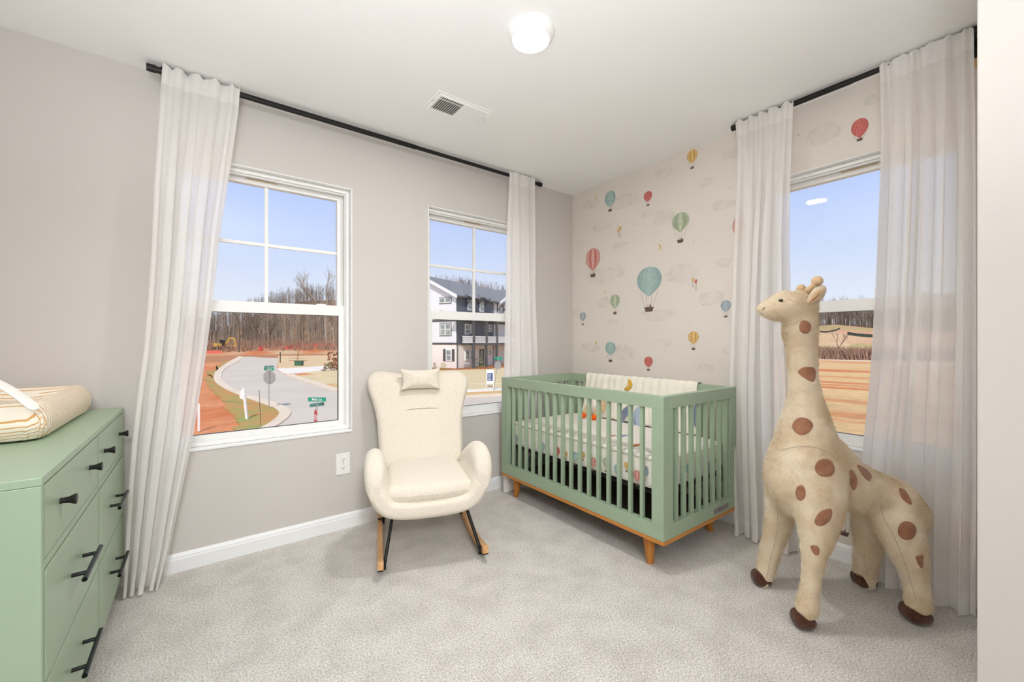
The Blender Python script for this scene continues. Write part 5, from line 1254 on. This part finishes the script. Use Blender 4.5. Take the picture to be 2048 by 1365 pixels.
def forest():
    rs = np.random.RandomState(12); V = []; Fs = []; Cc = []; k = 0
    def add(base, top, wb, wt_, col, side):
        nonlocal k
        s_ = np.array([side[0], side[1], 0.0]); V.extend([base-s_*wb, base+s_*wb, top+s_*wt_, top-s_*wt_]); Fs.append((k, k+1, k+2, k+3)); k += 4; Cc.extend([col]*4)
    bands = [(-47, -16, 186, 380, 1500), (-16, 6, 230, 390, 900), (26, 52, 186, 260, 1100)]
    for t0, t1, r0, r1, n in bands:
        for i in range(n):
            th = rs.uniform(t0, t1); r = r0+(r1-r0)*rs.rand()**.85; x, y = polar(th, r); z = gh(x, y); H = rs.uniform(10, 15) if t0 < 20 else rs.uniform(8, 12)
            pale = rs.rand(); col = np.array(lin(*( (186, 172, 158) if pale > .8 else (154, 138, 124) if pale > .4 else (126, 114, 104)))); col = col*rs.uniform(.8, 1.15)
            base = np.array([x, y, z-.5]); top = np.array([x+rs.uniform(-.6, .6), y+rs.uniform(-.6, .6), z+H*.9]); a = rs.rand()*3.14
            # two crossed tapered quads make the trunk, so it has width from every side
            for q in (a, a+1.57): add(base, top, rs.uniform(.12, .2), .04, col, (math.cos(q), math.sin(q)))
            for j in range(13):
                t = rs.uniform(.28, .98); p = base+(top-base)*t; an = rs.rand()*6.28; L_ = (1.1-t)*H*.34*rs.uniform(.6, 1.2)+.6
                q = p+np.array([math.cos(an)*L_*.75, math.sin(an)*L_*.75, L_*rs.uniform(.45, 1.1)]); add(p, q, .05, .02, col*1.02, (-math.sin(an)*.7, math.cos(an)*.7))
                for _ in range(2):
                    p2 = p+(q-p)*rs.uniform(.4, .95); an2 = rs.rand()*6.28; q2 = p2+np.array([math.cos(an2)*.8, math.sin(an2)*.8, rs.uniform(.4, 1.5)]); add(p2, q2, .035, .015, col*1.05, (-math.sin(an2), math.cos(an2)))
    me = bpy.data.meshes.new('forest'); me.from_pydata([tuple(v) for v in V], [], Fs); ca = me.color_attributes.new('Col', 'FLOAT_COLOR', 'POINT')
    ca.data.foreach_set('color', np.c_[np.clip(np.array(Cc), 0, 1), np.ones(len(Cc))].ravel().astype(np.float32))
    me.materials.append(mat('winter woods', (150, 130, 110), .95, attr=True, var=.1, vscale=1, spec=.02)); o = bpy.data.objects.new('forest', me); COL.objects.link(o)
    tag(o, 'leafless grey brown winter woods covering the far hills', 'woods', None, 'stuff')
forest()
def brush():
    rs = np.random.RandomState(2); V = []; Fs = []; k = 0
    for i in range(9200):
        if i < 7800: th = rs.uniform(30, 48); r = rs.uniform(118, 125)
        else: th = rs.uniform(-39, -22); r = rs.uniform(150, 176)
        x, y = polar(th, r); z = gh(x, y); H = rs.uniform(.8, 3.2); a = rs.rand()*6.28
        V += [(x-.1, y+.12, z), (x+.1, y-.12, z), (x+math.cos(a)*.6, y+math.sin(a)*.6, z+H)]; Fs.append((k, k+1, k+2)); k += 3
    me = bpy.data.meshes.new('brush'); me.from_pydata(V, [], Fs); me.materials.append(mat('dry brush', (158, 126, 108), .95, var=.25, vscale=1, spec=.02)); o = bpy.data.objects.new('dry_brush', me); COL.objects.link(o)
    tag(o, 'low purple brown dry brush at the far edges of the fields', 'brush', None, 'stuff')
brush()
def shrub(px, r, H, wd, m, label, group=None, pos=None, zoff=0):
    th = math.degrees(math.atan((px-CX)/F)); x, y = pos if pos else polar(th, r); rnd = random.Random(px); z = gh(x, y)+zoff
    m_ = MB()
    for k in range(90):
        a = rnd.uniform(0, 6.28); e = rnd.uniform(0, 1); R = wd*math.sqrt(rnd.random()); p = Vector((R*math.cos(a)*(1-e*.4), R*math.sin(a)*(1-e*.4), e*H)); s_ = wd*.16
        d = Vector((rnd.uniform(-1, 1), rnd.uniform(-1, 1), rnd.uniform(-.3, 1))).normalized(); u = d.orthogonal().normalized(); v_ = d.cross(u)
        m_.add([p-u*s_, p+v_*s_*.6, p+u*s_, p-v_*s_*.6], [(0, 1, 2, 3)])
    m_.tube([(0, 0, -.1), (0, 0, H*.6)], wd*.05, 5)
    o = m_.build('shrub', m, None); o.location = (x, y, z); return tag(o, label, 'shrub', group)
lf = mat('grey green shrub leaves', (132, 140, 96), .9, var=.25, vscale=3, spec=.1); lr = mat('russet shrub leaves', (150, 96, 70), .9, var=.25, vscale=3, spec=.1); ly = mat('yellow green leaves', (172, 176, 84), .9, var=.2, vscale=3, spec=.1)
for fc, s, n, H, wd, m, lb in (('G', 6.2, 2.0, 1.0, .5, lf, 'leafy shrub farthest left in the mulch bed'), ('G', 3.6, 2.2, .9, .45, lf, 'shrub left of the shuttered window'), ('G', 2.2, 2.2, .9, .4, lf, 'shrub under the shuttered window'),
                              ('G', .6, 2.2, .9, .5, ly, 'yellow green shrub at the townhouse corner'), ('F', 2.6, 1.4, 1.6, .7, lf, 'larger green shrub right of the corner downspout'), ('F', 4.0, 1.6, 1.6, .7, lf, 'large shrub beside the first balcony post'),
                              ('F', 8.5, 3.6, .9, .6, ly, 'low green shrub between the balcony posts')):
    p = HO+Vector(HW(fc, s, n, 0)); shrub(int(s*10+n*7+1), 0, H, wd, m, lb, None, (p.x, p.y), .15)
shrub(668, 62, 2.6, 1.6, lr, 'russet shrub at the right edge of the left window view'); shrub(664, 66, 1.0, 1.4, lf, 'low green shrub under the russet shrub')

# ---------------------------------------------------------------- things along the road
gal = mat('galvanised post', (176, 178, 176), .45, metal=.5, var=.08, vscale=10); sgreen = mat('street sign green', (26, 150, 116), .5, var=.04, vscale=3); sred = mat('stop sign red', (200, 38, 52), .5, var=.05, vscale=3); swhite = mat('sign white', (240, 240, 238), .5, var=.02, vscale=3)
def text_on(parent, s, size, origin, xdir, up, m, name='lettering', ext=.003):
    cu = bpy.data.curves.new(name, 'FONT'); cu.body = s; cu.size = size; cu.extrude = ext; cu.align_x = 'CENTER'; cu.align_y = 'CENTER'; cu.resolution_u = 3; cu.offset = size*.012
    t = bpy.data.objects.new(name, cu); COL.objects.link(t); dg = bpy.context.evaluated_depsgraph_get(); me = bpy.data.meshes.new_from_object(t.evaluated_get(dg)); bpy.data.objects.remove(t)
    xd = Vector(xdir).normalized(); ud = Vector(up).normalized(); nd = xd.cross(ud); R = Matrix((xd, ud, nd)).transposed()
    for v in me.vertices: v.co = R @ v.co + Vector(origin)
    me.materials.clear(); me.materials.append(m); o = bpy.data.objects.new(name, me); COL.objects.link(o); o.parent = parent; return o
def blade(root, z, ang, w_, h, txt, m=sgreen):
    d = Vector((math.cos(ang), math.sin(ang), 0)); n_ = Vector((-d.y, d.x, 0)); m_ = MB()
    m_.add([d*(w_/2*a)+n_*(.006*b)+Vector((0, 0, z+h/2*c)) for a in (-1, 1) for b in (-1, 1) for c in (-1, 1)], [(0, 1, 3, 2), (4, 6, 7, 5), (0, 4, 5, 1), (2, 3, 7, 6), (0, 2, 6, 4), (1, 5, 7, 3)])
    b_ = m_.build('street_name_blade', m, root)
    if txt:
        for sg in (-1, 1):
            nn = n_*sg; xd = Vector((0, 0, 1)).cross(nn)
            text_on(b_, txt, h*.78, nn*.010+Vector((0, 0, z)), xd, (0, 0, 1), swhite)
    return b_
def octagon(root, z, ang, R, fm, bm_, txt):
    n_ = Vector((math.cos(ang), math.sin(ang), 0)); u = Vector((-n_.y, n_.x, 0)); up = Vector((0, 0, 1)); pts = [(R*math.cos(PI/8+PI/4*k), R*math.sin(PI/8+PI/4*k)) for k in range(8)]
    m_ = MB(); m_.prism(pts, lambda a, b: u*a+up*(z+b)+n_*.035, lambda a, b: u*a+up*(z+b)+n_*.041); pl = m_.build('sign_back', bm_, root)
    m_ = MB(); m_.prism([(a*1.0, b*1.0) for a, b in pts], lambda a, b: u*a+up*(z+b)+n_*.041, lambda a, b: u*a+up*(z+b)+n_*.044); m_.build('sign_border', swhite, pl)
    m_ = MB(); m_.prism([(a*.94, b*.94) for a, b in pts], lambda a, b: u*a+up*(z+b)+n_*.044, lambda a, b: u*a+up*(z+b)+n_*.046); m_.build('sign_face', fm, pl)
    if txt: text_on(pl, txt, R*.80, n_*.048+up*z, u, up, swhite)
def cang(deg):    # direction in world of a camera-frame bearing (0 = away from the viewer, 90 = to the right)
    x, y = polar(deg, 1); return math.atan2(y, x)
def post_at(name, label, cat, px, py, d=None):
    p = onZ(px, py, GZ) if d is None else Vector((atD(px, CY, d).x, atD(px, CY, d).y, GZ)); return empty(name, label, cat, (p.x, p.y, GZ+.02))
s1 = post_at('stop_sign', 'street sign post with a stop sign seen from its pale back', 'sign', 538, 820)
zz = lambda py, d: EYE+(CY-py)/F*d-(GZ+.02)
d1 = 24.9; MB().tube([(0, 0, 0), (0, 0, zz(732, d1))], .025, 8).build('pole', gal, s1)
octagon(s1, zz(755.5, d1), cang(8), .43, sred, gal, 'STOP'); blade(s1, zz(739, d1), cang(94), .62, .15, 'Mela Ln'); blade(s1, zz(734, d1), cang(60), .50, .13, None, mat('sign grey green', (90, 140, 126), .5, var=.1, vscale=6))
s2 = post_at('stop_sign', 'red stop sign turned nearly edge-on under green street name blades', 'sign', 634, 848, 17.0)
MB().tube([(0, 0, 0), (0, 0, zz(797, 17))], .025, 8).build('pole', gal, s2)
octagon(s2, zz(836, 17), cang(233), .39, sred, gal, 'STOP'); blade(s2, zz(799.5, 17), cang(91), .74, .17, 'Mela Ln'); blade(s2, zz(810, 17), cang(35), .62, .14, None, mat('sign grey green', (90, 140, 126), .5))
s3 = post_at('stop_sign', 'leaning street sign post with a grey sign back beside the yard sign', 'sign', 987, 785)
p3 = Vector(s3.location); d3 = p3.x*SS+p3.y*CC; rt = Vector((CC, -SS, 0)); lean = rt*(10/F*d3)
MB().tube([(0, 0, 0), lean+Vector((0, 0, zz(712, d3)))], .025, 8).build('pole', gal, s3)
q = MB(); R_ = .36; cz = zz(731, d3); m_ = MB(); fwv = Vector((SS, CC, 0)); m_.prism([(R_*math.cos(PI/8+PI/4*k), R_*math.sin(PI/8+PI/4*k)) for k in range(8)], lambda a, b: lean*.85+(rt*.75+fwv*.66)*a+Vector((0, 0, cz+b))+fwv*.03, lambda a, b: lean*.85+(rt*.75+fwv*.66)*a+Vector((0, 0, cz+b))+fwv*.04); m_.build('sign_back', gal, s3)
for zc, ang, w_ in ((zz(716, d3), 80, .62), (zz(719, d3), 105, .7)):
    b_ = blade(s3, zc, cang(ang), w_, .13, None); b_.location = lean*.95
# for-sale style yard sign, white frame and navy panel with white lines
ys = post_at('yard_sign', 'white framed yard sign with navy panel on the townhouse lawn', 'sign', 980, 777); py_ = Vector(ys.location); dy = py_.x*SS+py_.y*CC; k_ = dy/F
Ld = (rt*.95+fwv*.3)
def ybox(m_, a0, a1, n0, n1, z0, z1):
    t = MB(); t.box(0, 1, 0, 1, 0, 1); nn = fwv*.95-rt*.3; m_.add([Ld*lerp(a0, a1, a)+nn*lerp(n0, n1, b)+Vector((0, 0, lerp(z0, z1, c))) for a, b, c in t.v], t.f); return m_
zb_, zt_ = zz(768, dy), zz(740, dy); hw = 7.6*k_
ybox(ybox(MB(), -hw, -hw+.07, -.04, .04, 0, zt_), hw-.07, hw, -.04, .04, 0, zt_).build('sign_leg', swhite, ys)
ybox(MB(), -hw+.07, hw-.07, -.03, .03, zb_, zt_).build('sign_board', swhite, ys)
nv_ = ybox(MB(), -hw+.09, hw-.09, -.04, -.031, zz(762, dy), zz(747, dy)).build('sign_panel', mat('navy print', (44, 76, 128), .5, var=.05, vscale=5), ys)
m_ = MB()
for k in range(5): z = zz(749.2+k*2.6, dy); ybox(m_, -hw+.14, -hw+.42, -.046, -.041, z-.03, z+.01); ybox(m_, -hw+.54, -hw+.62+.04*(k % 3), -.046, -.041, z-.03, z+.01)
m_.build('print_lines', swhite, nv_)
# white leaning sign post, stakes, utility boxes
wp = post_at('lot_post', 'white leaning lot marker post with a small arrow panel on the grass strip', 'post', 494, 841); pw = Vector(wp.location); dw = pw.x*SS+pw.y*CC; ln = rt*(-6.5/F*dw)
m_ = MB(); H_ = zz(779, dw)
for a in (0,): m_.add([rt*(.05*x)+fwv*(.05*y)+ln*z+Vector((0, 0, H_*z)) for z in (0, 1) for y in (-1, 1) for x in (-1, 1)]+[ln*1.05+Vector((0, 0, H_*1.06))], [(0, 2, 3, 1), (0, 1, 5, 4), (2, 6, 7, 3), (0, 4, 6, 2), (1, 3, 7, 5), (4, 5, 8), (5, 7, 8), (7, 6, 8), (6, 4, 8)])
m_.build('post', swhite, wp)
m_ = MB(); m_.prism([(-.19, H_*.92), (-.02, H_*1.0), (.10, H_*.86), (.0, H_*.66), (-.19, H_*.72)], lambda a, z: rt*a+ln*.9+fwv*-.07+Vector((0, 0, z)), lambda a, z: rt*a+ln*.9+fwv*-.055+Vector((0, 0, z))); m_.build('arrow_panel', swhite, wp)
st = post_at('lot_stake', 'white lot stake at the curtain edge of the left window', 'post', 397.5, 864); ps = Vector(st.location); ds = ps.x*SS+ps.y*CC
MB().box(-.045, .045, -.045, .045, 0, zz(808, ds), .008).build('post', swhite, st)
ts_ = post_at('survey_rod', 'thin dark survey rod standing by the curb', 'stake', 521.5, 857.5); pt_ = Vector(ts_.location); dt = pt_.x*SS+pt_.y*CC
MB().tube([(0, 0, 0), rt*(-3/F*dt)+Vector((0, 0, zz(781, dt)))], .011, 6).build('rod', M['black'], ts_)
ub = post_at('utility_box', 'dark green utility transformer box on the far lawn', 'utility box', 598, 733); pu = Vector(ub.location); du = pu.x*SS+pu.y*CC
ug = mat('utility green', (60, 104, 78), .6, var=.06, vscale=3)
bevel(MB().box(-.55, .55, -.45, .45, 0, .80).build('cabinet', ug, ub), .03); bevel(MB().box(-.58, .58, -.48, .48, .80, .88).build('lid', ug, ub), .02); ub.rotation_euler = (0, 0, -math.atan2(SS, CC))
dp = post_at('marker_post', 'short dark marker post at the lawn corner by the driveway', 'post', 560.5, 727); pd_ = Vector(dp.location); dd = pd_.x*SS+pd_.y*CC
MB().box(-.07, .07, -.07, .07, 0, zz(704.5, dd), .01).build('post', M['darkboard'], dp)
for i, (x, y) in enumerate(((595, 712), (594, 718), (596, 723))):
    p = onZ(x, y, GZ); pts = [(p.x+1.9*math.cos(a)*CC*1.0-.6*math.sin(a)*SS, p.y-1.9*math.cos(a)*SS-.6*math.sin(a)*CC) for a in [2*PI*k/16 for k in range(16)]]
    slab('mulch_ring', pts, GZ+.14, M['mulch'], ('farthest', 'middle', 'nearest')[i]+' of three red brown mulch patches on the straw lawn', .04)
# excavator
exv = empty('excavator', 'small yellow excavator among the far trees at the left', 'excavator', (*polar(math.degrees(math.atan((447-CX)/F)), 158), 0)); exv.location.z = gh(exv.location.x, exv.location.y)+.05; exv.rotation_euler = (0, 0, -math.atan2(SS, CC))
yel = mat('machine yellow', (226, 178, 60), .5, var=.08, vscale=1); 
for y in (-1, 1): bevel(MB().box(-2.3, .6, y*1.2-.3, y*1.2+.3, 0, .8).build('track', M['dark'], exv), .2)
bevel(MB().box(-2.4, .3, -1.2, 1.2, .85, 1.9).build('engine_housing', yel, exv), .15); bevel(MB().box(-.5, .6, -1.1, -.1, 1.0, 3.0).build('cab', M['dark'], exv), .1)
MB().tube([(.3, .4, 1.5), (1.8, .4, 3.6), (3.2, .4, 3.4)], [.28, .24, .2], 6).build('boom', yel, exv); MB().tube([(3.2, .4, 3.5), (3.5, .4, 1.4)], [.2, .14], 6).build('stick', yel, exv)
MB().ell((3.3, .4, 1.0), (.5, .5, .5), 10, 6).build('bucket', yel, exv)
# orange safety netting and dark silt fences
net = mat('orange safety netting', (226, 110, 96), .8, var=.15, vscale=2)
def fence(name, label, pts, H, m):
    P = []
    for th_px, r in pts: x, y = polar(math.degrees(math.atan((th_px-CX)/F)), r); P.append((x, y, gh(x, y)))
    m_ = MB(); n = len(P); c = Vector((SS, CC, 0))*.04
    vs = [Vector(p)+Vector((0, 0, h))+c*e for e in (0, 1) for h in (-.3, H) for p in P]
    f = [(i, i+1, n+i+1, n+i) for i in range(n-1)]+[(2*n+i, 3*n+i, 3*n+i+1, 2*n+i+1) for i in range(n-1)]+[(n+i, n+i+1, 3*n+i+1, 3*n+i) for i in range(n-1)]
    m_.add(vs, f); o = m_.build(name, m, None); tag(o, label, 'fence')
fence('safety_netting', 'low pink netting at the left of the far road', [(414+4*k, 147) for k in range(8)], .8, net)
fence('safety_netting', 'pink netting heap in the middle of the far roadside', [(516, 152), (520, 150), (526, 151)], 1.4, net)
fence('safety_netting', 'long pink netting line before the wooded slope', [(560, 158), (575, 156), (590, 160), (612, 164), (630, 166), (650, 163), (672, 160)], 1.0, net)
fence('silt_fence', 'dark silt fence line under the wooded slope', [(548, 172), (575, 173), (600, 176), (625, 175), (655, 177), (675, 176)], .7, M['dark'])
sf = mat('green black silt fabric', (58, 72, 62), .8, var=.1, vscale=1)
fence('silt_fence', 'short dark silt fence on the hill, nearer the giraffe', [(1640, 163), (1655, 162), (1672, 164), (1680, 167)], .5, sf)
fence('silt_fence', 'straight dark silt fence on the hill, nearer the right curtain', [(1695, 160), (1715, 159), (1745, 159)], .9, sf)
